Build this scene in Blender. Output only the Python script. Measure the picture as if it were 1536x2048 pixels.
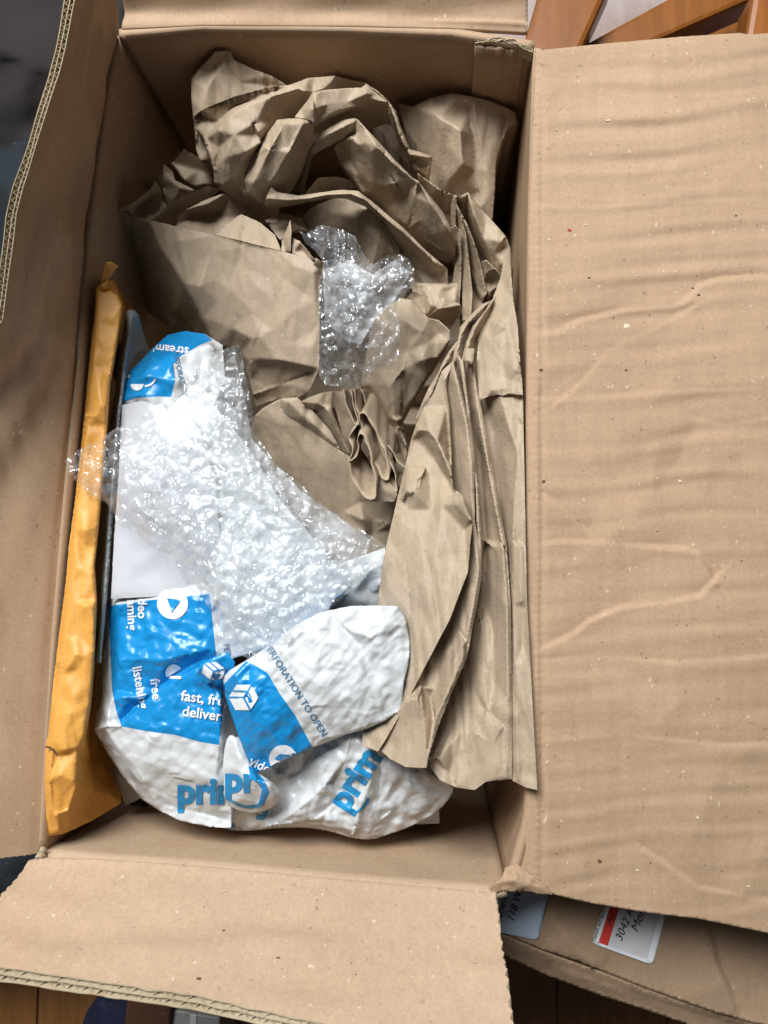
import bpy, bmesh, math, random
import numpy as np
from mathutils import Vector, Matrix
from mathutils.geometry import delaunay_2d_cdt
from mathutils.bvhtree import BVHTree

scene = bpy.context.scene
for _o in list(bpy.data.objects): bpy.data.objects.remove(_o)
C = scene.collection
R = math.radians

# ------------------------------------------------------------ camera (image 1536 x 2048, looking down into the box)
F = 1593.0; CX, CY = 768.0, 1024.0
NADIR = (880.0, 1160.0); CAM = np.array([0.0, 0.0, 0.60])
_down = Vector(((NADIR[0]-CX)/F, -(NADIR[1]-CY)/F, -1.0)).normalized()
_zc = -_down
_xc = (Vector((1, 0, 0)) - _zc*_zc.x).normalized()
_yc = _zc.cross(_xc)
RW = np.array([list(_xc), list(_yc), list(_zc)])          # camera -> world rotation
cam_d = bpy.data.cameras.new('camera'); cam = bpy.data.objects.new('camera', cam_d); C.objects.link(cam)
cam_d.sensor_fit = 'VERTICAL'; cam_d.sensor_height = 36.0; cam_d.lens = F/2048*36.0
cam_d.clip_start = 0.01; cam_d.clip_end = 50
m = Matrix([list(RW[0])+[0], list(RW[1])+[0], list(RW[2])+[0.60], [0, 0, 0, 1]]); cam.matrix_world = m
cam_d.dof.use_dof = True; cam_d.dof.focus_distance = 0.64; cam_d.dof.aperture_fstop = 9.0
scene.camera = cam

# ------------------------------------------------------------ light: one big cool window beyond the top left, dim room
w = bpy.data.worlds.new('World'); scene.world = w; w.use_nodes = True
w.node_tree.nodes['Background'].inputs[0].default_value = (0.95, 0.97, 1.0, 1)
w.node_tree.nodes['Background'].inputs[1].default_value = 0.055
def area(name, loc, target, size, size_y, power, col):
    l = bpy.data.lights.new(name, 'AREA'); l.shape = 'RECTANGLE'; l.size = size; l.size_y = size_y
    l.energy = power; l.color = col
    o = bpy.data.objects.new(name, l); C.objects.link(o); o.location = loc
    o.rotation_euler = (Vector(target)-Vector(loc)).to_track_quat('-Z', 'Y').to_euler()
    return o
area('window_light', (-0.62, 1.5, 2.1), (0.0, 0.0, 0.0), 1.35, 1.2, 148, (0.93, 0.97, 1.0))
scene.view_settings.view_transform = 'Standard'; scene.view_settings.look = 'None'
scene.view_settings.exposure = 0.0; scene.view_settings.gamma = 1.0

# ------------------------------------------------------------ pixel + height -> place in the world
def P(px, py, z):
    px = np.asarray(px, float); py = np.asarray(py, float); z = np.asarray(z, float)
    r = np.stack([(px-CX)/F, -(py-CY)/F, -np.ones_like(px)], -1) @ RW.T
    t = (z-CAM[2])/r[..., 2]
    return CAM + r*t[..., None]
def ray(px, py):
    return Vector(RW @ np.array([(px-CX)/F, -(py-CY)/F, -1.0])).normalized()

# ------------------------------------------------------------ object bookkeeping
def tag(o, label, cat, group=None, kind=None):
    if label: o['label'] = label
    if cat: o['category'] = cat
    if group: o['group'] = group
    if kind: o['kind'] = kind
    return o
def thing(name, label, cat, loc=(0, 0, 0), group=None):
    o = bpy.data.objects.new(name, None); C.objects.link(o); o.location = loc; o.empty_display_size = .02
    return tag(o, label, cat, group)
def link(name, verts, faces, mats, parent=None, smooth=True, midx=None, label=None):
    me = bpy.data.meshes.new(name)
    me.from_pydata([tuple(map(float, v)) for v in verts], [], [tuple(int(i) for i in f) for f in faces])
    if not isinstance(mats, (list, tuple)): mats = [mats]
    for mm in mats: me.materials.append(mm)
    if midx is not None: me.polygons.foreach_set('material_index', np.asarray(midx, np.int32))
    if smooth: me.polygons.foreach_set('use_smooth', [True]*len(me.polygons))
    me.update()
    o = bpy.data.objects.new(name, me); C.objects.link(o)
    if parent is not None:
        o.parent = parent
        pl = Vector((0, 0, 0)); q = parent
        while q is not None: pl += q.location; q = q.parent
        me.transform(Matrix.Translation(-pl))
    if label: o['label'] = label
    return o

# ------------------------------------------------------------ materials
def nodes(name):
    m = bpy.data.materials.new(name); m.use_nodes = True
    nt = m.node_tree; b = nt.nodes['Principled BSDF']
    return m, nt, b
def N(nt, t, **kw):
    n = nt.nodes.new(t)
    for k, v in kw.items():
        if hasattr(n, k): setattr(n, k, v)
        else: n.inputs[k.replace('_', ' ')].default_value = v
    return n
def ramp(nt, src, stops):
    r = nt.nodes.new('ShaderNodeValToRGB'); nt.links.new(src, r.inputs[0])
    el = r.color_ramp.elements
    while len(el) < len(stops): el.new(0.5)
    for e, (p, c) in zip(el, stops): e.position = p; e.color = tuple(c)+(1,) if len(c) == 3 else c
    return r.outputs[0]
def tex(nt, scale, detail=4, rough=.55, stretch=(1, 1, 1)):
    tc = nt.nodes.new('ShaderNodeTexCoord'); mp = nt.nodes.new('ShaderNodeMapping'); mp.inputs['Scale'].default_value = stretch
    nt.links.new(tc.outputs['Object'], mp.inputs[0])
    n = nt.nodes.new('ShaderNodeTexNoise'); n.inputs['Scale'].default_value = scale; n.inputs['Detail'].default_value = detail
    n.inputs['Roughness'].default_value = rough; nt.links.new(mp.outputs[0], n.inputs['Vector'])
    return n.outputs[0]
def ridged(nt, scale, detail, stretch=(1, 1, 1)):
    o = tex(nt, scale, detail, .5, stretch); n = o.node; n.noise_type = 'RIDGED_MULTIFRACTAL'; n.normalize = True
    n.inputs['Lacunarity'].default_value = 2.1; n.inputs['Distortion'].default_value = .35
    mk = tex(nt, scale*.35, 2); m_ = nt.nodes.new('ShaderNodeMath'); m_.operation = 'MULTIPLY'
    nt.links.new(o, m_.inputs[0]); nt.links.new(ramp(nt, mk, [(.42, (.08,)*3), (.62, (1,)*3)]), m_.inputs[1])
    return m_.outputs[0]
def mixc(nt, f, a, b, mode='MIX'):
    n = nt.nodes.new('ShaderNodeMix'); n.data_type = 'RGBA'; n.blend_type = mode
    for s, v in ((n.inputs[0], f), (n.inputs[6], a), (n.inputs[7], b)):
        if isinstance(v, (int, float)): s.default_value = v
        elif isinstance(v, tuple): s.default_value = v if len(v) == 4 else v+(1,)
        else: nt.links.new(v, s)
    return n.outputs[2]
def bump(nt, b, src, strength, dist, prev=None):
    n = nt.nodes.new('ShaderNodeBump'); n.inputs['Strength'].default_value = strength; n.inputs['Distance'].default_value = dist
    nt.links.new(src, n.inputs['Height'])
    if prev is not None: nt.links.new(prev, n.inputs['Normal'])
    nt.links.new(n.outputs[0], b.inputs['Normal'])
    return n.outputs[0]

def fibre_mat(name, base, dark, rough=.7, speck=.5, bumpd=.0004, spec=.3, ribs=None, crease=0):
    m, nt, b = nodes(name)
    big = tex(nt, 9, 3); col = mixc(nt, ramp(nt, big, [(.3, (0, 0, 0)), (.7, (1, 1, 1))]), tuple(dark), tuple(base))
    fine = tex(nt, 420, 5, .7)
    col = mixc(nt, .45, col, ramp(nt, fine, [(.3, (.62, .60, .58)), (.68, (1, 1, 1))]), 'MULTIPLY')
    st = tex(nt, 150, 3, .6, (1, .12, 1))
    col = mixc(nt, .22, col, ramp(nt, st, [(.35, (.7, .68, .64)), (.65, (1, 1, 1))]), 'MULTIPLY')
    sp = tex(nt, 230, 2, .4)
    col = mixc(nt, ramp(nt, sp, [(.70, (0, 0, 0)), (.76, (speck, speck, speck))]), col, (dark[0]*.35, dark[1]*.3, dark[2]*.28))
    sp2 = tex(nt, 170, 1, .4, (1.3, 1, 1.1))
    col = mixc(nt, ramp(nt, sp2, [(.74, (0, 0, 0)), (.78, (speck, speck, speck))]), col, (.62, .54, .40))
    nt.links.new(col, b.inputs['Base Color'])
    b.inputs['Roughness'].default_value = rough; b.inputs['Specular IOR Level'].default_value = spec
    pv = bump(nt, b, fine, .35, bumpd)
    if crease:
        pv = bump(nt, b, ridged(nt, 30, 3), crease, .009, pv); pv = bump(nt, b, ridged(nt, 85, 3, (1, .5, 1)), crease*.6, .003, pv)
    if ribs:
        tc = nt.nodes.new('ShaderNodeTexCoord'); wv = nt.nodes.new('ShaderNodeTexWave'); wv.bands_direction = ribs[0]
        wv.inputs['Scale'].default_value = ribs[1]; wv.inputs['Distortion'].default_value = .6; wv.inputs['Detail'].default_value = 1
        nt.links.new(tc.outputs['Object'], wv.inputs[0])
        mk = tex(nt, 16, 3)
        mul = nt.nodes.new('ShaderNodeMath'); mul.operation = 'MULTIPLY'; nt.links.new(wv.outputs[1], mul.inputs[0]); nt.links.new(mk, mul.inputs[1])
        pv = bump(nt, b, mul.outputs[0], ribs[2], .0009, pv)
    bump(nt, b, tex(nt, 45, 4), .3, .0012, pv)
    return m

KRAFT = fibre_mat('kraft_paper', (.43, .33, .228), (.385, .292, .20), .58, .35, .0003, .35, None, .55)
KRAFT2 = KRAFT
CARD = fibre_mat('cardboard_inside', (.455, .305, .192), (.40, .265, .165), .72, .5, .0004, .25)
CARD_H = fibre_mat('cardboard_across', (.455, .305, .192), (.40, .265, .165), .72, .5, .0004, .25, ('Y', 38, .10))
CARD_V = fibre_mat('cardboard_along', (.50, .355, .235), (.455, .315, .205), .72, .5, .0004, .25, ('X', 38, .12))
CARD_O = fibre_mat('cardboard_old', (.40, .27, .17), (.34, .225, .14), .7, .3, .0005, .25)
LINER = fibre_mat('torn_liner_edge', (.50, .41, .28), (.40, .32, .21), .8, .2, .0004, .1)
ENV = fibre_mat('yellow_kraft', (.76, .37, .075), (.68, .31, .06), .5, .12, .0003, .4, None, .6)
ENV_B = ENV

def plastic(name, col, rough=.35, spec=.5, wr=.0010, film=False):
    m, nt, b = nodes(name)
    n1 = tex(nt, 60, 5, .6)
    c = mixc(nt, n1, tuple(c_*.92 for c_ in col), tuple(col))
    nt.links.new(c, b.inputs['Base Color'])
    b.inputs['Roughness'].default_value = rough; b.inputs['Specular IOR Level'].default_value = spec
    pv = bump(nt, b, tex(nt, 95, 5, .6), .5, wr)
    if film: pv = bump(nt, b, ridged(nt, 42, 4, (1, .7, 1)), 1, .009, pv); pv = bump(nt, b, ridged(nt, 110, 3, (.6, 1, 1)), .8, .003, pv)
    bump(nt, b, tex(nt, 300, 4, .6, (1, .4, 1)), .35, wr*.35, pv)
    return m
WHITE = plastic('white_mailer_film', (.60, .61, .605), .24, .5, .0006, True)
BLUE = plastic('blue_mailer_print', (.008, .23, .53), .3, .5, .0006, True)
PRINT_W = plastic('white_print', (.78, .79, .80), .4, .4)
PRINT_B = plastic('blue_print', (.012, .24, .50), .4, .4)
PRINT_G = plastic('slate_print', (.05, .16, .28), .45, .4)
GREYBAG = plastic('grey_plastic_bag', (.30, .33, .34), .3, .5)

def wrap_mat(name, white=.25, edge=.55, rough=.12, g0=.11):
    m, nt, b = nodes(name)
    out = nt.nodes['Material Output']; nt.nodes.remove(b)
    tr = N(nt, 'ShaderNodeBsdfTransparent'); tr.inputs[0].default_value = (.97, .98, .985, 1)
    df = N(nt, 'ShaderNodeBsdfDiffuse'); df.inputs[0].default_value = (.95, .96, .98, 1)
    tl = N(nt, 'ShaderNodeBsdfTranslucent'); tl.inputs[0].default_value = (.93, .95, .97, 1)
    gl = N(nt, 'ShaderNodeBsdfGlossy'); gl.inputs[0].default_value = (1, 1, 1, 1); gl.inputs['Roughness'].default_value = rough
    bp = N(nt, 'ShaderNodeBump'); bp.inputs['Strength'].default_value = .10; bp.inputs['Distance'].default_value = .0022
    nt.links.new(tex(nt, 110, 3, .6), bp.inputs['Height'])
    for s in (gl, df): nt.links.new(bp.outputs[0], s.inputs['Normal'])
    a1 = N(nt, 'ShaderNodeMixShader'); a1.inputs[0].default_value = .4; nt.links.new(df.outputs[0], a1.inputs[1]); nt.links.new(tl.outputs[0], a1.inputs[2])
    a2 = N(nt, 'ShaderNodeMixShader')
    cl = ramp(nt, tex(nt, 55, 4, .7), [(.38, (white*.35,)*3), (.66, (min(1, white*1.7),)*3)]); nt.links.new(cl, a2.inputs[0])
    nt.links.new(tr.outputs[0], a2.inputs[1]); nt.links.new(a1.outputs[0], a2.inputs[2])
    fr = N(nt, 'ShaderNodeLayerWeight'); fr.inputs[0].default_value = edge; nt.links.new(bp.outputs[0], fr.inputs['Normal'])
    cr = ramp(nt, fr.outputs['Facing'], [(0, (g0,)*3), (.6, (g0*2.6,)*3), (1, (g0*7,)*3)])
    a3 = N(nt, 'ShaderNodeMixShader'); nt.links.new(cr, a3.inputs[0]); nt.links.new(a2.outputs[0], a3.inputs[1]); nt.links.new(gl.outputs[0], a3.inputs[2])
    nt.links.new(a3.outputs[0], out.inputs[0])
    return m
WRAP = wrap_mat('bubble_film', .15, .4, .2, .075)
WRAP_IN = wrap_mat('bubble_film_folded', .42, .3, .3, .04)

def wood_mat(name, a, b_, stretch, rough=.35):
    m, nt, b = nodes(name)
    n = tex(nt, 14, 6, .6, stretch)
    nt.links.new(ramp(nt, n, [(.3, b_), (.7, a)]), b.inputs['Base Color']); b.inputs['Roughness'].default_value = rough
    bump(nt, b, n, .2, .0005)
    return m
WOOD_CH = wood_mat('orange_varnished_wood', (.26, .088, .015), (.18, .058, .009), (6, .8, 6))
WOOD_FL = wood_mat('honey_floorboard', (.20, .085, .025), (.13, .052, .014), (9, .7, 1), .4)
RUG = fibre_mat('pinkish_rug', (.50, .42, .40), (.33, .25, .22), .95, .3, .002, .1)
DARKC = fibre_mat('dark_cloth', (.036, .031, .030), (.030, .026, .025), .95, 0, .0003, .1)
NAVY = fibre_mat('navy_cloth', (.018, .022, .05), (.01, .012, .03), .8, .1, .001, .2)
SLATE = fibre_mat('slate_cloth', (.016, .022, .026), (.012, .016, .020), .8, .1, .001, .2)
LBL = plastic('white_label_paper', (.62, .60, .60), .6, .2, .0002)
LBL_B = plastic('pale_blue_label_paper', (.43, .50, .60), .6, .2, .0002)
RED = plastic('red_label_print', (.62, .05, .035), .6, .2, .0002)
INK = plastic('black_ink', (.02, .02, .025), .7, .1, .0001)
INKB = plastic('navy_ink', (.03, .05, .16), .7, .1, .0001)

# ------------------------------------------------------------ sheets: outline + creases given as (px, py, z)
def pip(x, y, poly):
    inside = np.zeros(x.shape, bool); n = len(poly); j = n-1
    for i in range(n):
        xi, yi = poly[i][0], poly[i][1]; xj, yj = poly[j][0], poly[j][1]
        if yi != yj:
            c = ((yi > y) != (yj > y)) & (x < (xj-xi)*(y-yi)/(yj-yi)+xi)
            inside ^= c
        j = i
    return inside
def densify(pl, step, closed):
    out = []; n = len(pl)
    for i in range(n if closed else n-1):
        a = np.array(pl[i][:3], float); b = np.array(pl[(i+1) % n][:3], float)
        k = max(1, int(round(np.hypot(*(b-a)[:2])/step)))
        for t in range(k): out.append(a+(b-a)*t/k)
    if not closed: out.append(np.array(pl[-1][:3], float))
    return out
def chaikin(pl, it, closed=True):
    pts = [np.array(p[:3], float) for p in pl]
    for _ in range(it):
        new = []
        n = len(pts)
        if not closed: new.append(pts[0])
        for i in range(n if closed else n-1):
            a, b = pts[i], pts[(i+1) % n]
            new += [a*.75+b*.25, a*.25+b*.75]
        if not closed: new.append(pts[-1])
        pts = new
    return pts
def cdt(pts, edges):
    vs, es, fs, ov, _, _ = delaunay_2d_cdt([Vector((p[0], p[1])) for p in pts], edges, [], 0, 1e-4)
    src = np.array([p[:3] for p in pts])
    out = np.zeros((len(vs), 3))
    for i, v in enumerate(vs):
        if ov[i]: out[i] = (v.x, v.y, src[ov[i][0], 2])
        else:
            d = np.hypot(src[:, 0]-v.x, src[:, 1]-v.y); k = np.argsort(d)[:3]; ww = 1/(d[k]+1e-3)
            out[i] = (v.x, v.y, (src[k, 2]*ww).sum()/ww.sum())
    return out, np.array([list(f) for f in fs if len(f) == 3], int)
def interp(V, T, x, y):
    z = np.full(x.shape, np.nan)
    a, b, c = V[T[:, 0]], V[T[:, 1]], V[T[:, 2]]
    for k in range(len(T)):
        A, B, Cc = a[k], b[k], c[k]
        x0 = min(A[0], B[0], Cc[0])-.01; x1 = max(A[0], B[0], Cc[0])+.01; y0 = min(A[1], B[1], Cc[1])-.01; y1 = max(A[1], B[1], Cc[1])+.01
        s = np.nonzero((x >= x0) & (x <= x1) & (y >= y0) & (y <= y1))[0]
        if not len(s): continue
        d = (B[1]-Cc[1])*(A[0]-Cc[0])+(Cc[0]-B[0])*(A[1]-Cc[1])
        if abs(d) < 1e-9: continue
        l0 = ((B[1]-Cc[1])*(x[s]-Cc[0])+(Cc[0]-B[0])*(y[s]-Cc[1]))/d
        l1 = ((Cc[1]-A[1])*(x[s]-Cc[0])+(A[0]-Cc[0])*(y[s]-Cc[1]))/d
        l2 = 1-l0-l1
        ok = (l0 > -1e-3) & (l1 > -1e-3) & (l2 > -1e-3)
        z[s[ok]] = l0[ok]*A[2]+l1[ok]*B[2]+l2[ok]*Cc[2]
    bad = np.nonzero(np.isnan(z))[0]
    for i in bad:
        A2 = np.vstack([a, b, c]); B2 = np.vstack([b, c, a]); dx = B2[:, 0]-A2[:, 0]; dy = B2[:, 1]-A2[:, 1]
        t = np.clip(((x[i]-A2[:, 0])*dx+(y[i]-A2[:, 1])*dy)/np.maximum(dx*dx+dy*dy, 1e-9), 0, 1)
        k = np.argmin((A2[:, 0]+t*dx-x[i])**2+(A2[:, 1]+t*dy-y[i])**2); z[i] = A2[k, 2]*(1-t[k])+B2[k, 2]*t[k]
    return z
SEED = [7]
PAPER = lambda x, y: 0
SURF = {}
def sheet(name, outline, lines=(), mat=None, parent=None, rough=.002, cell=48, step=7, smooth=1, soft=0, regions=(),
          fn=None, thick=0, skirt=0, jag=.5, label=None, zoff=0, edge_rough=None):
    env_ = isinstance(mat, list) and mat[0] is ENV; paper = mat is KRAFT or env_
    if paper: step = min(step, 3.7)
    SEED[0] += 1; rng = np.random.default_rng(SEED[0])
    ol = chaikin(outline, soft) if soft else [np.array(p[:3], float) for p in outline]
    ls = [[np.array(p[:3], float) for p in l] for l in lines]
    def build(ol_, ls_, extra):
        pts = list(ol_); n = len(pts); ed = [(i, (i+1) % n) for i in range(n)]
        for l in ls_:
            s = len(pts); pts += l; ed += [(s+i, s+i+1) for i in range(len(l)-1)]
        pts += list(extra)
        return cdt(pts, ed)
    xs = [p[0] for p in ol]; ys = [p[1] for p in ol]
    V0, T0 = build(ol, ls, [])
    cx = V0[T0].mean(1); keep = pip(cx[:, 0], cx[:, 1], ol); T0 = T0[keep]
    V1, T1 = V0, T0
    if rough > 0:
        ext = []
        allp = np.array([p[:2] for p in ol]+[p[:2] for l in ls for p in l])
        for _ in range(int((max(xs)-min(xs))*(max(ys)-min(ys))/cell**2*6)):
            q = np.array([rng.uniform(min(xs), max(xs)), rng.uniform(min(ys), max(ys))])
            if np.min(np.hypot(allp[:, 0]-q[0], allp[:, 1]-q[1])) > cell*.55:
                ext.append(q); allp = np.vstack([allp, q])
        if ext:
            ext = np.array(ext); ext = ext[pip(ext[:, 0], ext[:, 1], ol)]
        if len(ext):
            ze = interp(V0, T0, ext[:, 0], ext[:, 1])+rng.uniform(-rough, rough, len(ext))
            V1, T1 = build(ol, ls, [np.array([e[0], e[1], z]) for e, z in zip(ext, ze)])
            cx = V1[T1].mean(1); T1 = T1[pip(cx[:, 0], cx[:, 1], ol)]
    dl = densify(ol, step, True)
    for p in dl: p[:2] += rng.uniform(-jag, jag, 2)
    dls = [densify(l, step, False) for l in ls]
    con = [densify([np.array([q[0], q[1], 0.]) for q in chaikin([(a, b, 0) for a, b in rg[0]], 1)] if len(rg) > 2 and rg[2] else [np.array([a, b, 0.]) for a, b in rg[0]], step, True) for rg in regions]
    cons = []
    for c in con:   # keep the printed border inside the sheet
        c = c+[c[0]]
        run = []
        for q in c:
            if pip(np.array([q[0]]), np.array([q[1]]), ol)[0]: run.append(q)
            else:
                if len(run) > 1: cons.append(run)
                run = []
        if len(run) > 1: cons.append(run)
    gx = np.arange(min(xs)+step*.5, max(xs), step); gy = np.arange(min(ys)+step*.5, max(ys), step*.87)
    X, Y = np.meshgrid(gx, gy); X = X+(np.arange(len(gy)) % 2)[:, None]*step*.5
    X = X.ravel()+rng.uniform(-.15, .15, X.size)*step; Y = Y.ravel()+rng.uniform(-.15, .15, Y.size)*step
    s = pip(X, Y, ol); X, Y = X[s], Y[s]
    near = np.array([p[:2] for p in dl]+[p[:2] for l in dls for p in l]+[p[:2] for l in cons for p in l])
    if len(X):
        ok = np.ones(len(X), bool)
        for c0 in range(0, len(X), 2000):
            d = np.hypot(X[c0:c0+2000, None]-near[None, :, 0], Y[c0:c0+2000, None]-near[None, :, 1]).min(1)
            ok[c0:c0+2000] = d > step*.5
        X, Y = X[ok], Y[ok]
    V2, T2 = build(dl, dls+cons, [np.array([a, b, 0]) for a, b in zip(X, Y)])
    cx = V2[T2].mean(1); T2 = T2[pip(cx[:, 0], cx[:, 1], [tuple(p) for p in dl])]
    x, y = V2[:, 0], V2[:, 1]
    z = interp(V1, T1, x, y)
    known = {(round(float(p[0]), 2), round(float(p[1]), 2)): float(p[2]) for p in dl+[q for l in dls for q in l]}
    for i_ in range(len(x)):
        kz = known.get((round(float(x[i_]), 2), round(float(y[i_]), 2)))
        if kz is not None: z[i_] = kz
    E = np.vstack([T2[:, [0, 1]], T2[:, [1, 2]], T2[:, [2, 0]]]); E = np.unique(np.sort(E, 1), axis=0)
    fixed = np.zeros(len(z), bool)
    if paper:      # creases and rims stay straight, only the ground between them relaxes
        cs = {(round(float(a_), 2), round(float(b_), 2)) for a_, b_ in near}
        fixed = np.array([(round(float(a_), 2), round(float(b_), 2)) in cs for a_, b_ in zip(x, y)])
    z_keep = z.copy()
    for _ in range(smooth):
        acc = np.zeros(len(z)); cnt = np.zeros(len(z))
        np.add.at(acc, E[:, 0], z[E[:, 1]]); np.add.at(acc, E[:, 1], z[E[:, 0]]); np.add.at(cnt, E[:, 0], 1); np.add.at(cnt, E[:, 1], 1)
        z = np.where(cnt > 0, z*.45+.55*acc/np.maximum(cnt, 1), z)
        z = np.where(fixed, z_keep*.75+z*.25, z)
    if fn is not None: z = z+fn(x, y)
    if paper: z = z+PAPER(x, y)*(.45 if env_ else 1)
    z = z+zoff
    W = P(x, y, z)
    # orientation: normals towards the camera
    a, b, c = W[T2[:, 0]], W[T2[:, 1]], W[T2[:, 2]]
    nz = (np.cross(b-a, c-a)*(CAM-a)).sum(1); T2[nz < 0] = T2[nz < 0][:, ::-1]
    midx = np.zeros(len(T2), int); cc = V2[T2].mean(1)
    for rg, c in zip(regions, con): midx[pip(cc[:, 0], cc[:, 1], [tuple(p) for p in c])] = rg[1]
    used = np.unique(T2); rm = -np.ones(len(W), int); rm[used] = np.arange(len(used)); W = W[used]; T2 = rm[T2]
    faces = [tuple(t) for t in T2]; verts = [tuple(v) for v in W]; mi = list(midx)
    if skirt:
        ecount = {}
        for t in faces:
            for i in range(3):
                e = (t[i], t[(i+1) % 3]); ecount[e] = 1
        bd = [e for e in ecount if (e[1], e[0]) not in ecount]
        cen = W.mean(0); mp = {}
        for e in bd:
            for q in e:
                if q not in mp:
                    v = W[q]; d = (cen-v)*np.array([.10, .10, 0]); mp[q] = len(verts)
                    verts.append((v[0]+d[0], v[1]+d[1], max(-.375, v[2]-skirt)))
        for e in bd: faces.append((e[1], e[0], mp[e[0]], mp[e[1]])); mi.append(mi[0])
    o = link(name, verts, faces, mat, parent, True, mi, label)
    if thick:
        md = o.modifiers.new('thickness', 'SOLIDIFY'); md.thickness = thick; md.offset = -1
    o['_k'] = 0; del o['_k']
    SURF[o.name] = BVHTree.FromPolygons([Vector(v) for v in W], [tuple(int(i) for i in t) for t in T2])
    return o

def bubbles(pitch, amp, rad, seed, crush=.5, fine=0.0, rot=.3):
    rng = np.random.default_rng(seed)
    tab = rng.uniform(0, 1, (64, 64)); tbx = rng.uniform(-1, 1, (64, 64)); tby = rng.uniform(-1, 1, (64, 64))
    def f(x, y):
        xr = x*math.cos(rot)+y*math.sin(rot); yr = -x*math.sin(rot)+y*math.cos(rot)
        best = np.zeros(x.shape)
        rowh = pitch*.87; r0 = np.floor(yr/rowh)
        for dr in (-1, 0, 1, 2):
            r = r0+dr; off = (r % 2)*pitch*.5; c0 = np.floor((xr-off)/pitch)
            for dc in (-1, 0, 1, 2):
                c = c0+dc; i = (r.astype(int) % 64, c.astype(int) % 64)
                bx = c*pitch+off+tbx[i]*pitch*.08; by = r*rowh+tby[i]*pitch*.08
                dx = (xr-bx)/(rad*(1-.25*crush*tab[i])); dy = (yr-by)/(rad*(1-.25*crush*tab[i[1], i[0]]))
                d = np.sqrt(dx*dx+dy*dy)
                h = np.sqrt(np.clip(1-d**2.6, 0, 1))
                dent = crush*(.55+.45*np.sin(3.1*tbx[i]*4+dx*2.6*tby[i]*2+dy*2.1))*np.clip(1-d, 0, 1)*1.1*tab[i]
                best = np.maximum(best, h-dent)
        return best*amp
    return f

def crumple(cell, amp, seed, octs=2):
    """crisp little facets: linear interpolation of random heights on a warped triangular lattice"""
    rng = np.random.default_rng(seed); tabs = rng.uniform(-1, 1, (octs, 97, 89)); an = rng.uniform(0, 3, octs); ph = rng.uniform(0, 6, (octs, 4))
    def f(x, y):
        out = 0
        for o in range(octs):
            c = cell*.55**o; xr = x*math.cos(an[o])+y*math.sin(an[o]); yr = -x*math.sin(an[o])+y*math.cos(an[o])
            xr = xr+c*.5*np.sin(yr/c*.9+ph[o, 0])+c*.35*np.sin(yr/c*.37+ph[o, 1]); yr = yr+c*.5*np.sin(xr/c*.8+ph[o, 2])+c*.35*np.sin(xr/c*.31+ph[o, 3])
            u = (xr+yr*.577)/c; v = yr*1.155/c; i = np.floor(u).astype(int); j = np.floor(v).astype(int); a = u-i; b = v-j
            g = lambda p, q: tabs[o][p % 97, q % 89]
            up = a+b > 1
            h = np.where(up, g(i+1, j+1)*(a+b-1)+g(i+1, j)*(1-b)+g(i, j+1)*(1-a), g(i, j)*(1-a-b)+g(i+1, j)*a+g(i, j+1)*b)
            out = out+amp*.6**o*h
        return out
    return f
_p1 = crumple(64, 1, 21, 1); _p2 = crumple(36, 1, 22, 1); _p3 = crumple(90, 1, 23, 1)
PAPER = lambda x, y: .0030*np.abs(_p1(x*1.25, y*.8))+.0011*np.abs(_p2(x, y*.9))*(.3+np.abs(_p3(x, y)))+.0015*_p3(x*1.2, y*.7)
def strip_mesh(paths):
    """paths: list of (points, side_dir, width, depth_dir, depth) -> verts, faces of upright paper ribbons"""
    V = []; Fc = []
    for pts, sd, wd, dd, dp in paths:
        n = len(pts); b = len(V)
        for i, p in enumerate(pts):
            p = np.array(p); s = np.array(sd[i] if hasattr(sd[0], '__len__') else sd)*wd*.5; d = np.array(dd[i] if hasattr(dd[0], '__len__') else dd)*dp
            V += [p-s, p+s, p-s+d, p+s+d]
        for i in range(n-1):
            q = b+4*i
            Fc += [(q, q+4, q+5, q+1), (q+2, q+6, q+4, q), (q+1, q+5, q+7, q+3)]
    return V, Fc

def patch(name, fn, nu, nv, mat, parent, thick=0, label=None, offset=-1):
    U, Vv = np.meshgrid(np.linspace(0, 1, nu), np.linspace(0, 1, nv), indexing='ij')
    W = fn(U.ravel(), Vv.ravel())
    fc = [(i*nv+j, (i+1)*nv+j, (i+1)*nv+j+1, i*nv+j+1) for i in range(nu-1) for j in range(nv-1)]
    o = link(name, W, fc, mat, parent, True, None, label)
    if thick:
        md = o.modifiers.new('thickness', 'SOLIDIFY'); md.thickness = thick; md.offset = offset
    return o
def rail(pts):
    A = np.array([P(*p) if len(p) == 3 else p for p in pts]); d = np.r_[0, np.cumsum(np.linalg.norm(np.diff(A, axis=0), axis=1))]; d /= d[-1]
    return lambda u: np.stack([np.interp(u, d, A[:, k]) for k in range(3)], -1)
def snoise(seed, n=14, fmax=9):
    rng = np.random.default_rng(seed); k = rng.uniform(-fmax, fmax, (n, 2)); ph = rng.uniform(0, 6.28, n); a = rng.uniform(.3, 1, n)/np.sqrt(n)
    return lambda u, v: sum(a[i]*np.sin(k[i, 0]*u*3+k[i, 1]*v*3+ph[i]) for i in range(n))

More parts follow.
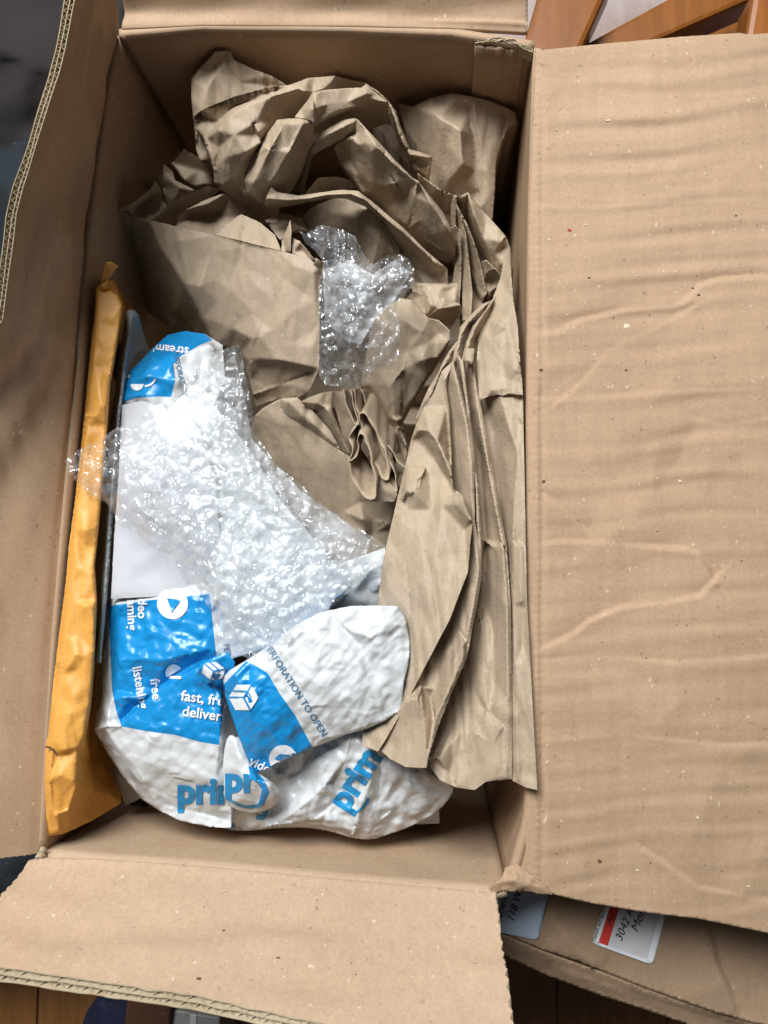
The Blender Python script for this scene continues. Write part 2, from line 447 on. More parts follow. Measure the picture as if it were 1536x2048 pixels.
# ============================================================ THE BOX
ZB = -.38
box = thing('cardboard_box', 'big open brown cardboard box full of crumpled paper and mailers, all flaps open', 'box')
LEFT = [(238, 72, 0), (222, 150, 0), (206, 260, 0), (190, 370, 0), (176, 480, 0), (166, 620, 0), (150, 820, 0), (130, 1040, 0), (110, 1280, 0), (98, 1460, 0), (90, 1620, 0), (84, 1706, 0)]
TOP = [(238, 72, 0), (400, 58, 0), (700, 62, 0), (900, 70, 0), (1068, 96, 0)]
RIGHT = [(1068, 96, 0), (1058, 400, 0), (1054, 800, 0), (1054, 1200, 0), (1056, 1500, 0), (1050, 1640, 0), (1012, 1776, 0)]
BOT = [(84, 1706, 0), (200, 1716, 0), (400, 1730, 0), (700, 1758, 0), (990, 1780, 0), (1012, 1776, 0)]
def wall(pts, outward, seed, mat, nu=60, nv=30):
    r = rail(pts); ns = snoise(seed); o = np.array(outward, float)
    def fn(u, v):
        W = r(u); W = W+np.outer(.0016*ns(u, v)*np.clip(v*6, 0, 1)*np.clip(u*12, 0, 1)*np.clip((1-u)*12, 0, 1), o); W[:, 2] = -v*abs(ZB); return W
    return patch('wall', fn, nu, nv, mat, box, .006, None, 1)
def orient(o, inward):   # make wall normals look into the box, so the thickness goes outwards
    me = o.data; n = Vector((0, 0, 0))
    for p in me.polygons: n += p.normal
    if n.dot(Vector(inward)) < 0: me.flip_normals()
    md = o.modifiers.get('thickness')
    if md: md.offset = -1
orient(wall(LEFT, (-1, 0, 0), 1, CARD), (1, 0, 0)); orient(wall(TOP, (0, 1, 0), 2, CARD), (0, -1, 0))
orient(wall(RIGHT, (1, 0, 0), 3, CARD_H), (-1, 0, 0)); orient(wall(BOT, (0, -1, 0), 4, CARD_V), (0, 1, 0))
c4 = [P(238, 72, 0), P(1068, 96, 0), P(1012, 1776, 0), P(84, 1706, 0)]
V = [(p[0], p[1], ZB) for p in c4]; link('bottom', V, [(3, 2, 1, 0)], CARD, box, False)
# glue tab in the far right corner
r_ = rail([(949, 80, -.004), (1000, 84, -.004), (1050, 92, -.006)])
ns_ = snoise(31)
def f_tab(u, v):
    W = r_(u); W[:, 1] -= .006+.001*ns_(u, v); W[:, 2] = W[:, 2]+.0015*ns_(u*3, v*0)*(v < .01)-v*.36; return W
tb = patch('glue_tab', f_tab, 26, 20, CARD, box, .003); orient(tb, (0, -1, 0))
rr = rail([(950, 78, -.001), (975, 76, 0), (1005, 74, .001), (1030, 80, .001), (1045, 88, 0), (1066, 98, 0)])
uu = np.linspace(0, 1, 90); base = rr(uu)
pth = []
for k, (dy, amp) in enumerate([(0, .0002), (-.0014, .0006), (-.0028, .0002)]):
    q = base.copy(); q[:, 1] += dy+amp*np.sin(uu*70+k)+.0003*np.sin(uu*31); q[:, 2] += .0006*np.sin(uu*23+k*2)
    pth.append(([tuple(p) for p in q], (0, 1, 0), .0006, (0, 0, -1), .012))
V, Fc = strip_mesh(pth); link('torn_edge', V, Fc, LINER, tb, False)

def corr_edge(parent, fn, tdir, T, n, lam, wob_seed=5, depth=.009):
    """three liners and two fluted sheets seen end-on along a cut edge"""
    uu = np.linspace(0, 1, n); B = fn(uu, uu*0+1); D = fn(uu, uu*0+1-depth/.15)-B; L = np.r_[0, np.cumsum(np.linalg.norm(np.diff(B, axis=0), axis=1))]
    t = np.array(tdir, float); t /= np.linalg.norm(t); d = np.array([0, 0, -1.])
    ns = snoise(wob_seed, 16, 26); ns2 = snoise(wob_seed+3, 16, 40)
    paths = []; fl = []
    for k in (0.0, .5, 1.0):
        wv = .00035*ns(uu, uu*0+k)+.00025*ns2(uu, uu*0+k*2)
        wv = np.abs(wv)+.0004 if k == 0 else wv
        q = B+np.outer(T*k+wv, t)+np.outer(.0005*ns2(uu, uu*0+3*k), d); paths.append(([tuple(p) for p in q], tuple(t), .0005, D, .3 if k == 0 else 1))
    for k in (.25, .75):
        ph = 2*np.pi*L/lam*(1 if k < .5 else 1.35)+.9*ns(uu, uu*0+7*k)
        q = B+np.outer(T*k+T*.2*np.sin(ph), t)+np.outer(.0006+.0004*ns2(uu, uu*0+k), d); fl.append(([tuple(p) for p in q], tuple(t), .0004, D, 1))
    V, Fc = strip_mesh(paths); link('liner_edge', V, Fc, LINER, parent, False)
    V, Fc = strip_mesh(fl); link('fluting', V, Fc, LINER, parent, False)

# left flap: stands up and leans in a little
LT = [(200, -200, .12), (150, 0, .12), (130, 100, .12), (118, 150, .12), (95, 220, .12), (75, 290, .117), (48, 370, .112), (34, 430, .108), (18, 550, .10), (6, 640, .092), (-110, 780, .088), (-250, 1100, .075), (-330, 1450, .07), (-360, 1760, .08)]
ra, rb = rail(LEFT), rail(LT); ns1 = snoise(11, 14, 7)
def bulge(u, v, c, s, a): return a*np.exp(-((u-c[0])/s[0])**2-((v-c[1])/s[1])**2)
def f_left(u, v):
    A = ra(u); B = rb(u)
    W = A+(B-A)*v[:, None]; W[:, 0] += .0035*np.sin(v*np.pi)*ns1(u*1.4, v)+.0018*np.sin(u*70+v*9)*np.exp(-((v-.3)/.35)**2)*np.clip(1-u*2.2, 0, 1)
    W[:, 0] += bulge(u, v, (.24, .35), (.035, .22), -.008)+bulge(u, v, (.30, .5), (.03, .25), .006)+bulge(u, v, (.17, .45), (.025, .25), .005)+bulge(u, v, (.37, .3), (.03, .2), -.004)
    W[:, 0] += .0006*np.sin((u+v*.22)*150)*np.sin(v*np.pi)*np.clip(u*2, .2, 1)
    W[:, 0] -= .003*np.exp(-(v/.05)**2)
    return W
lf = patch('flap', f_left, 170, 40, CARD, box, 0, 'tall left flap standing up with its double corrugated edge showing')
def f_left2(u, v):
    W = f_left(u, v); W[:, 0] -= .0072; return W
patch('outer_liner', f_left2, 120, 20, CARD, lf)
corr_edge(lf, f_left, (-1, -.1, 0), .0070, 1500, .0068, 5)

q = np.array([f_left(np.array([1.0]), np.array([t_]))[0] for t_ in np.linspace(0, 1, 90)])
V = []
for i, p in enumerate(q): V += [p+np.array([0, .0006*math.sin(i*2.1), 0]), p+np.array([-.0072, .0006*math.sin(i*1.3), 0])]
link('cut_edge', V, [(2*i, 2*i+1, 2*i+3, 2*i+2) for i in range(len(q)-1)], LINER, lf, False)
# front flap (bottom of the picture), standing up
BF = [(-120, 1925, .078), (0, 1934, .078), (150, 1955, .078), (300, 1978, .078), (380, 1988, .078), (480, 2010, .078), (640, 2046, .078), (800, 2080, .078), (1036, 2120, .078)]
FB = [(60, 1722, 0), (86, 1716, 0), (200, 1718, 0), (400, 1732, 0), (700, 1760, 0), (990, 1784, 0)]
rc, rd = rail(FB), rail(BF); ns3 = snoise(12, 14, 6)
def f_bot(u, v):
    A = rc(u); B = rd(u); W = A+(B-A)*v[:, None]
    W[:, 1] += .0022*np.sin(v*np.pi)*ns3(u, v)-.004*np.sin(v*np.pi)*.5
    W[:, 1] += .0025*np.exp(-((v-.0)/.05)**2)*np.clip((v > 0)*1., 0, 1)
    jag = (u > .985)|(u < .015)
    W[:, 0] += np.where(jag, .0007*np.sin(v*90)+.0005*np.sin(v*213), 0)
    return W
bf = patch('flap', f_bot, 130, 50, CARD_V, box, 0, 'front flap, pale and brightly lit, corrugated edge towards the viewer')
def f_bot2(u, v):
    W = f_bot(u, v); W[:, 1] -= .0088; return W
patch('outer_liner', f_bot2, 90, 20, CARD, bf)
corr_edge(bf, f_bot, (0, -1, 0), .0088, 1500, .0125, 9)
def vr(px_, h0): pass
side = lambda t: rc(np.array([1.0]))*(1-t)+rd(np.array([1.0]))*t
sp_ = np.linspace(0, 1, 120)
q = np.array([f_bot(np.array([1.0]), np.array([s]))[0] for s in sp_])
V = []; Fc = []
for i, p in enumerate(q): V += [p, p+np.array([.0008*math.sin(i*1.7), -.0088, 0])]
Fc = [(2*i, 2*i+1, 2*i+3, 2*i+2) for i in range(len(q)-1)]; link('cut_edge', V, Fc, LINER, bf, False)

# right flap, folded out flat, crushed corrugation rippling it
RF = [(1075, 96, .002), (1068, 250, .002), (1062, 500, .002), (1060, 900, .002), (1058, 1300, .002), (1060, 1500, .002), (1062, 1640, .002), (1092, 1786, .002)]
RO = [(1760, 62, .012), (1760, 250, .014), (1760, 500, .012), (1765, 900, .008), (1770, 1300, .004), (1775, 1500, 0), (1780, 1640, -.002), (1790, 1915, -.004)]
rip_rng = np.random.default_rng(3)
def seg_fold(px, py, line, wdt, amp):
    best = np.full(px.shape, 1e9); sg = np.zeros(px.shape)
    for (x0, y0), (x1, y1) in zip(line[:-1], line[1:]):
        dx, dy = x1-x0, y1-y0; L2 = dx*dx+dy*dy; t = np.clip(((px-x0)*dx+(py-y0)*dy)/L2, 0, 1)
        qx, qy = x0+t*dx, y0+t*dy; d = np.hypot(px-qx, py-qy); s = np.sign((px-x0)*dy-(py-y0)*dx)
        m_ = d < best; best = np.where(m_, d, best); sg = np.where(m_, s, sg)
    sd = sg*best; s_ = .5+.5*np.tanh(sd/3.2)
    return -1.0*amp*(.6+.45*np.sin(px/47+py/31)*np.sin(px/83-1))*(s_*np.exp(-best/wdt)-(1-s_)*.5*np.exp(-best/(wdt*.6)))
FOLDS = [([(1085, 668), (1110, 665), (1140, 650), (1160, 640), (1250, 620), (1345, 612), (1372, 600), (1400, 570), (1440, 558), (1536, 553), (1640, 548)], 20, .0034),
         ([(1120, 800), (1170, 760), (1200, 720), (1235, 690), (1300, 660), (1380, 618)], 20, .0022),
         ([(1060, 1090), (1120, 1082), (1200, 1085), (1260, 1088), (1370, 1098), (1400, 1108), (1425, 1150)], 26, .0034),
         ([(1095, 1292), (1150, 1265), (1180, 1240), (1240, 1215), (1330, 1205), (1400, 1190), (1428, 1160)], 24, .0026),
         ([(1085, 990), (1120, 1012), (1160, 1050), (1200, 1085)], 16, .0018),
         ([(1080, 800), (1200, 795), (1400, 780), (1560, 775)], 22, .0012),
         ([(1400, 190), (1450, 188), (1536, 175), (1620, 170)], 14, .0014),
         ([(1080, 412), (1200, 414), (1330, 405), (1536, 398)], 16, .0012),
         ([(1400, 840), (1450, 850), (1536, 835), (1620, 830)], 16, .0016),
         ([(1290, 1700), (1400, 1775), (1536, 1800), (1650, 1810)], 24, .0022),
         ([(1100, 1320), (1200, 1312), (1350, 1325), (1560, 1310)], 24, .0010),
         ([(1080, 1480), (1250, 1470), (1450, 1490), (1600, 1485)], 24, .0011)]
def right_z(x, y):
    a = np.clip(.80-(y-100)/2200, .3, 1)
    yy = y+6*np.sin(x/190)+(x-1060)*.055+9*np.sin(y/91+1.0)
    am = .75+.6*np.sin(x/83+y/131)*np.sin(y/97-x/211+2)
    yy = yy+7*np.sin(x/61+y/140)*np.sin(y/260+1)
    z = .0009*am*a*(np.sin(yy*2*np.pi/56)+.4*np.sin(yy*2*np.pi/33+1.3+x/300))*np.clip((x-1062)/40, 0, 1)
    for l, wd, am in FOLDS: z = z+seg_fold(x, y, l, wd, am)*np.clip((x-1058)/30, 0, 1)
    z = z-.0016*np.exp(-((x-1084)/6.0)**2)*(y > 130)+.0002*np.sin(y*2*np.pi/15)*np.exp(-((x-1076)/8)**2)
    return z
out_r = [(1070, 96, .000), (1085, 100, .004), (1200, 88, .004), (1310, 78, .005), (1380, 72, .006), (1480, 66, .007), (1500, 69, .007), (1560, 64, .008), (1760, 58, .012),
         (1765, 900, .008), (1790, 1920, -.004), (1536, 1866, -.002), (1400, 1838, 0), (1300, 1826, 0), (1180, 1806, .001), (1120, 1792, .002), (1092, 1784, .002), (1060, 1776, .000), (1012, 1772, -.002),
         (1050, 1640, .0), (1056, 1500, .0), (1054, 1200, .0), (1054, 800, .0), (1058, 400, .0)]
rf = sheet('flap', out_r, [[(1085, 110, .004), (1078, 400, .003), (1072, 800, .003), (1072, 1200, .003), (1074, 1500, .003), (1080, 1650, .003), (1100, 1776, .003)]], CARD_H, box, .0016, 110, 5, 1, 0, fn=right_z, thick=.0055,
           label='wide right flap folded flat with rippled crushed surface', jag=.3)
# back flap (top of the picture), leaning out
TF = [(244, 60, 0), (400, 52, 0), (700, 54, 0), (900, 58, 0), (1055, 66, 0)]
TO = [(246, -330, .05), (400, -340, .05), (700, -350, .05), (900, -350, .05), (1060, -350, .05)]
re_, rg_ = rail(TF), rail(TO); ns5 = snoise(15, 14, 6)
def f_top(u, v):
    A = re_(u); B = rg_(u); W = A+(B-A)*v[:, None]
    W[:, 2] += .0022*ns5(u*1.2, v*2)*np.clip(v*8, 0, 1)-.006*np.sin(np.clip(v*5, 0, 1)*np.pi)+.004*(1-np.exp(-v/.04))
    W[:, 2] += .0022*np.exp(-((v-.045)/.012)**2)*np.clip((u-.7)*5, 0, 1)
    W[:, 0] += np.where(u > .99, .0004*np.sin(v*260), 0)
    return W
patch('flap', f_top, 120, 90, CARD, box, .006, 'back flap leaning outwards')
cor = sheet('crushed_corner', [(978, 1776, .002), (990, 1766, .004), (1004, 1756, .003), (1010, 1735, .001), (1035, 1728, .003), (1052, 1742, .004), (1070, 1756, .006), (1092, 1772, .006), (1104, 1790, .005), (1080, 1789, .003), (1050, 1782, .002), (1025, 1784, .002), (1005, 1782, .001), (990, 1790, .000)],
      [[(1000, 1764, .004), (1030, 1760, .009), (1060, 1768, .006), (1095, 1784, .006)], [(1020, 1736, .003), (1028, 1762, .008)], [(1045, 1740, .004), (1050, 1772, .007)]], CARD, box, .0018, 14, 3, 2, thick=.0012, jag=1.2)
sheet('crushed_corner', [(76, 1704, .003), (84, 1692, .003), (94, 1698, .001), (92, 1712, .002), (84, 1722, .001), (70, 1716, .003)], [[(80, 1700, .006), (84, 1714, .005)]], LINER, box, .003, 8, 3, 1, thick=.001, jag=1.4)
# torn white crumbs and specks on the flaps
def crumbs(parent, spots, bv, mat, seed):
    rng = np.random.default_rng(seed); V = []; Fc = []
    for (x, y, r) in spots:
        hit = None
        hit = SURF[bv].ray_cast(Vector(CAM), ray(x, y))[0] if isinstance(bv, str) else bv(x, y)
        if hit is None: continue
        b = len(V); k = 6
        for i in range(k):
            a = i*2*math.pi/k; rad = r*.00038*rng.uniform(.5, 1.3); V.append((hit[0]+rad*math.cos(a)*1.2, hit[1]+rad*math.sin(a)*.7, hit[2]+.0003))
        V.append((hit[0], hit[1], hit[2]+.0008)); Fc += [(b+i, b+(i+1) % k, b+k) for i in range(k)]
    o = link('speck', V, Fc, mat, parent, True); o['kind'] = 'stuff'
CR = plastic('pale_crumb', (.62, .52, .36), .8, .1); CRD = plastic('dark_speck', (.10, .06, .04), .8, .1); CRR = plastic('red_speck', (.45, .05, .04), .8, .1)
rng0 = np.random.default_rng(8)
crumbs(box, [(1216, 241, 4), (1252, 652, 7), (1098, 480, 3), (1360, 962, 4), (1212, 345, 2), (1135, 630, 2), (1395, 1635, 4), (1275, 1740, 3), (1497, 1773, 3)]+[(rng0.uniform(1090, 1530), rng0.uniform(130, 1780), rng0.uniform(1, 2.6)) for _ in range(12)], rf.name, CR, 1)
crumbs(box, [(1199, 1722, 5), (1386, 576, 3), (1252, 740, 2.5), (1472, 431, 2.5), (1178, 556, 3), (1398, 590, 3), (1088, 963, 4), (1082, 740, 4)]+[(rng0.uniform(1090, 1530), rng0.uniform(130, 1780), rng0.uniform(.8, 2.0)) for _ in range(18)], rf.name, CRD, 2)
crumbs(box, [(1140, 461, 5)], rf.name, CRR, 3)
_bvf = BVHTree.FromPolygons([v.co.copy() for v in bf.data.vertices], [tuple(p.vertices) for p in bf.data.polygons])
crumbs(box, [(107, 1831, 4), (623, 1933, 6), (645, 1789, 3), (622, 2010, 3), (720, 2015, 3)]+[(rng0.uniform(60, 960), rng0.uniform(1780, 1960), rng0.uniform(1, 2)) for _ in range(7)], lambda x, y: _bvf.ray_cast(Vector(CAM), ray(x, y))[0], CR, 4)
crumbs(box, [(447, 1861, 3), (557, 1915, 4), (398, 1958, 4)]+[(rng0.uniform(60, 960), rng0.uniform(1780, 1960), rng0.uniform(.8, 1.8)) for _ in range(7)], lambda x, y: _bvf.ray_cast(Vector(CAM), ray(x, y))[0], CRD, 5)

# ============================================================ PACKING PAPER
def Z(pts, z): return [(a[0], a[1], z if len(a) < 3 else a[2]) for a in pts]
def C3(pts, dz=0):   # traced in the enlarged view of the upper paper
    return [(350+.4753*a[0], 80+.4753*a[1], a[2]+dz+.052*min(1, max(0, (1000-a[1])/450))*(a[0] < 1290 or a[1] > 560)) for a in pts]
def C4(pts, dz=0): return [(450+.4232*a[0], 600+.4232*a[1], a[2]+dz) for a in pts]
def C6(pts, dz=0): return [(700+.3663*a[0], 850+.3663*a[1], a[2]+dz) for a in pts]
def C1(pts, dz=0): return [(a[0]/2, a[1]/2, a[2]+dz) for a in pts]

# deep paper filling the bottom
deep = thing('packing_paper', 'dark crumpled brown paper at the very bottom of the box, seen in the gaps', 'packing paper', (0.0, 0.1, -.3))
sheet('sheet', [(430, 330, -.24), (620, 200, -.25), (960, 260, -.26), (985, 600, -.24), (960, 1000, -.25), (940, 1500, -.27), (700, 1560, -.27), (380, 1560, -.28), (300, 1300, -.27), (320, 900, -.24), (330, 600, -.25)], [], KRAFT2, deep, .03, 60, 10, 1, skirt=.1)

# back left peak
pk = thing('packing_paper', 'shaded peaked fold of brown paper rising by the back wall, left of the paper swirl', 'packing paper', tuple(P(470, 200, -0.1008)))
sheet('sheet', C1([(765, 315, -0.0445), (800, 270, -0.0370), (862, 205, -0.0220), (920, 200, -0.0243), (935, 240, -0.0295), (1010, 275, -0.0333), (1090, 305, -0.0370), (1160, 350, -0.0445), (1130, 480, -0.0558), (1000, 620, -0.0633), (860, 640, -0.0670), (800, 640, -0.0633), (785, 600, -0.0633), (775, 480, -0.0558), (765, 400, -0.0483)]),
      [C1([(862, 205, -0.0220), (840, 290, -0.0407), (775, 330, -0.0422)]), C1([(862, 205, -0.0220), (905, 240, -0.0318), (960, 330, -0.0392), (1130, 345, -0.0445)]), C1([(860, 300, -0.0348), (800, 430, -0.0445), (778, 590, -0.0595)]), C1([(920, 200, -0.0243), (905, 240, -0.0287)])], KRAFT2, pk, .003, 40, 6, skirt=.08)

# back right lump
lump = thing('packing_paper', 'rounded shaded lump of brown paper in the far right corner of the box', 'packing paper', tuple(P(930, 300, -0.1480)))
sheet('sheet', [(795, 205, -0.0880), (826, 213, -0.0780), (860, 196, -0.0680), (905, 185, -0.0630), (945, 193, -0.0630), (985, 203, -0.0680), (1016, 217, -0.0730), (1032, 225, -0.0780), (1036, 246, -0.0830), (1020, 250, -0.0830), (1006, 278, -0.0830), (992, 322, -0.0880), (990, 380, -0.0930), (984, 450, -0.1080), (930, 450, -0.1080), (890, 420, -0.1080), (850, 360, -0.1030), (832, 290, -0.0930), (812, 260, -0.0930)],
      [[(942, 194, -0.0630), (938, 225, -0.0730), (946, 270, -0.0730), (950, 340, -0.0830), (966, 410, -0.0930)], [(947, 196, -0.0650), (950, 240, -0.0680), (975, 340, -0.0830)], [(826, 213, -0.0780), (835, 240, -0.0800), (845, 300, -0.0880)], [(1016, 217, -0.0730), (1010, 235, -0.0800), (1006, 278, -0.0850)], [(870, 230, -0.0530), (920, 260, -0.0480), (925, 330, -0.0630)]], KRAFT2, lump, .0035, 38, 6, 2, skirt=.12)

# the swirl
sw = thing('packing_paper', 'twisted swirl of bright brown packing paper at the back of the box', 'packing paper', tuple(P(600, 300, -.2)))
sheet('fold', C3([(540, 212, -.118), (600, 170, -.11), (675, 152, -.10), (760, 172, -.105), (805, 180, -.108), (850, 215, -.115), (780, 235, -.12), (640, 230, -.12), (560, 240, -.12)]), [], KRAFT2, sw, 0.00047, 40, 5)
sheet('fold', C3([(800, 182, -.085), (850, 212, -.082), (897, 256, -.085), (930, 300, -.09), (952, 370, -.095), (990, 460, -.10), (1040, 474, -.10), (1082, 490, -.102), (1076, 530, -.104), (1064, 572, -.108), (1020, 560, -.125), (1000, 540, -.13), (940, 490, -.135), (880, 400, -.135), (820, 330, -.13), (790, 290, -.12)]),
      [C3([(830, 200, -.082), (897, 256, -.078), (925, 320, -.080), (950, 400, -.085), (990, 482, -.088), (1040, 490, -.092), (1080, 492, -.10)]), C3([(870, 290, -.12), (930, 400, -.12), (1000, 510, -.122)]), C3([(1030, 500, -.105), (1022, 545, -.105), (1060, 570, -.108)])], KRAFT, sw, 0.00094, 34, 3.2, 2, skirt=.05)
sheet('fold', C3([(75, 325, -.092), (110, 295, -.085), (240, 240, -.072), (390, 200, -.065), (480, 190, -.06), (560, 160, -.07), (675, 150, -.085), (655, 180, -.08), (625, 205, -.075), (578, 222, -.07), (540, 265, -.075), (480, 280, -.075), (430, 330, -.075), (370, 420, -.078), (330, 490, -.082), (290, 560, -.088), (285, 600, -.09), (300, 650, -.095), (345, 695, -.102), (250, 670, -.102), (200, 630, -.10), (165, 600, -.10), (163, 550, -.098), (140, 490, -.10), (115, 410, -.102), (85, 375, -.10)]),
      [C3([(110, 297, -.085), (215, 262, -.080), (300, 236, -.075), (430, 212, -.068)]),
       C3([(108, 320, -.097), (180, 345, -.092), (240, 285, -.084), (430, 216, -.066)]), C3([(180, 345, -.092), (125, 412, -.095)]),
       C3([(178, 380, -.070), (230, 325, -.062), (300, 275, -.056), (400, 240, -.052), (520, 205, -.056)]), C3([(178, 380, -.070), (185, 450, -.084), (168, 545, -.095)]), C3([(125, 412, -.09), (155, 500, -.088), (168, 545, -.092)]),
       C3([(332, 352, -.058), (352, 388, -.060), (368, 405, -.070)]), C3([(332, 352, -.064), (338, 395, -.068), (362, 432, -.068), (300, 470, -.066)]),
       C3([(250, 400, -.062), (205, 500, -.075), (203, 612, -.088)]), C3([(270, 585, -.088), (205, 620, -.092)]), C3([(270, 585, -.09), (300, 650, -.096)]), C3([(480, 190, -.060), (545, 215, -.055), (578, 222, -.065)])], KRAFT, sw, 0.00118, 44, 3.2, 2, skirt=.05, jag=.3)
sheet('fold', C3([(430, 335, -.062), (480, 330, -.058), (530, 330, -.058), (582, 347, -.062), (550, 385, -.066), (500, 470, -.068), (440, 560, -.075), (400, 620, -.082), (375, 692, -.095), (335, 680, -.098), (300, 650, -.095), (285, 590, -.092), (320, 500, -.085), (370, 420, -.074)]),
      [C3([(460, 350, -.054), (400, 460, -.058), (330, 600, -.074), (345, 665, -.085)]), C3([(385, 455, -.060), (430, 460, -.062), (492, 452, -.062)]), C3([(345, 645, -.082), (385, 640, -.086)]), C3([(540, 350, -.056), (480, 470, -.060), (400, 600, -.076)])], KRAFT, sw, 0.00066, 46, 3.2, 2, skirt=.04, jag=.3)
sheet('fold', C3([(575, 222, -.060), (650, 208, -.063), (720, 203, -.066), (782, 200, -.068), (805, 186, -.070), (850, 225, -.072), (900, 262, -.078), (860, 275, -.085), (820, 290, -.088), (740, 310, -.088), (650, 340, -.088), (590, 375, -.088), (530, 425, -.092), (560, 380, -.084), (580, 345, -.078), (582, 300, -.072)]),
      [C3([(590, 290, -.060), (640, 270, -.066), (720, 262, -.068), (810, 245, -.066), (890, 262, -.072)]), C3([(782, 200, -.064), (805, 225, -.060), (815, 245, -.066)]), C3([(590, 352, -.074), (680, 300, -.070), (800, 270, -.072)])], KRAFT, sw, 0.00094, 38, 3.2, 2, skirt=.03, jag=.3)
sheet('fold', C3([(580, 218, -.050), (560, 252, -.062), (530, 290, -.068), (503, 325, -.066), (545, 330, -.060), (580, 347, -.056), (582, 290, -.048)]), [C3([(580, 218, -.050), (562, 290, -.050), (570, 340, -.055)])], KRAFT, sw, 0.00028, 30, 3.2, 2)
# inner curl
sheet('fold', C3([(765, 330, -.075), (700, 335, -.080), (640, 360, -.085), (590, 390, -.09), (550, 430, -.098), (500, 490, -.112), (440, 570, -.125), (425, 605, -.13), (470, 620, -.125), (543, 652, -.11), (552, 600, -.102), (575, 490, -.095), (620, 460, -.092), (690, 425, -.09), (762, 396, -.088)]),
      [C3([(740, 350, -.072), (640, 400, -.080), (575, 450, -.090), (520, 560, -.108), (480, 615, -.12)]), C3([(575, 490, -.095), (560, 560, -.100)])], KRAFT, sw, 0.00047, 45, 3.2, 2)
sheet('fold', C3([(545, 650, -.10), (600, 580, -.105), (680, 575, -.115), (740, 590, -.12), (760, 620, -.125), (700, 650, -.125), (600, 660, -.12)]), [C3([(600, 582, -.104), (560, 625, -.10), (545, 650, -.10)])], KRAFT2, sw, 0.00047, 40, 6, 1)
# long ribbed length running to the lower right
sheet('fold', C3([(668, 455, -.10), (690, 425, -.095), (720, 408, -.088), (762, 395, -.082), (765, 330, -.072), (800, 368, -.068), (850, 420, -.070), (920, 500, -.074), (1000, 580, -.078), (1022, 592, -.080), (1060, 640, -.08), (1130, 728, -.078), (1160, 790, -.078), (1187, 850, -.082), (1180, 902, -.085), (1120, 885, -.09), (1060, 850, -.095), (990, 800, -.10), (930, 745, -.105), (880, 700, -.11), (830, 655, -.112), (790, 640, -.112), (760, 592, -.112), (720, 540, -.112), (680, 490, -.11)]),
      [C3([(690, 430, -.095), (735, 500, -.108), (770, 570, -.108), (812, 640, -.11)]), C3([(740, 410, -.080), (775, 440, -.076), (800, 470, -.078), (835, 600, -.095), (820, 640, -.106)]),
       C3([(762, 395, -.080), (800, 430, -.070), (830, 470, -.070)]), C3([(800, 370, -.068), (850, 450, -.064), (930, 530, -.070), (1000, 590, -.078)]),
       C3([(1022, 592, -.070), (1010, 660, -.078), (985, 792, -.098)]), C3([(880, 480, -.072), (900, 560, -.088), (960, 640, -.094), (940, 740, -.104)]), C3([(925, 540, -.080), (930, 600, -.080), (980, 620, -.086)]),
       C3([(1022, 592, -.070), (1080, 690, -.068), (1140, 780, -.068), (1175, 850, -.076)]), C3([(985, 790, -.095), (1030, 760, -.084), (1090, 820, -.082), (1180, 900, -.084)])], KRAFT, sw, 0.00142, 38, 3.2, 2, skirt=.03, jag=.3)
# lower lip: the ribbon that runs under the hollow and widens to the right
sheet('fold', C3([(375, 692, -.082), (388, 650, -.080), (405, 618, -.078), (430, 640, -.080), (520, 655, -.082), (620, 640, -.083), (700, 630, -.083), (770, 635, -.080), (830, 680, -.078), (900, 740, -.074), (960, 790, -.072), (1050, 880, -.072), (1145, 962, -.076), (1150, 1050, -.085), (1120, 1075, -.088), (1080, 1092, -.088), (1040, 1070, -.095), (1000, 1060, -.105), (980, 980, -.115), (940, 870, -.12), (870, 762, -.112), (800, 702, -.104), (720, 668, -.10), (640, 667, -.098), (560, 682, -.098), (470, 703, -.098), (400, 706, -.095)]),
      [C3([(388, 668, -.078), (470, 675, -.078), (560, 668, -.078), (640, 652, -.076), (740, 648, -.074), (800, 672, -.070), (880, 745, -.068), (960, 810, -.068), (1100, 940, -.070)]), C3([(900, 790, -.085), (1000, 900, -.095), (1080, 1000, -.092), (1120, 1060, -.088)]), C3([(1000, 880, -.085), (1010, 960, -.10), (1060, 1050, -.095)])], KRAFT, sw, 0.00076, 42, 3.2, 2, jag=.3)
# brown panel under the lip
sheet('fold', C3([(540, 742, -.12), (580, 700, -.115), (680, 662, -.11), (720, 660, -.11), (800, 700, -.105), (862, 755, -.098), (880, 820, -.098), (925, 895, -.10), (1000, 1000, -.12), (960, 1100, -.13), (830, 1100, -.13), (700, 960, -.13), (600, 850, -.13), (545, 800, -.125)]),
      [C3([(865, 760, -.094), (858, 840, -.094), (830, 940, -.10), (820, 1020, -.105)]), C3([(560, 800, -.118), (640, 720, -.112), (700, 672, -.108)])], KRAFT2, sw, 0.00094, 50, 6, 1)

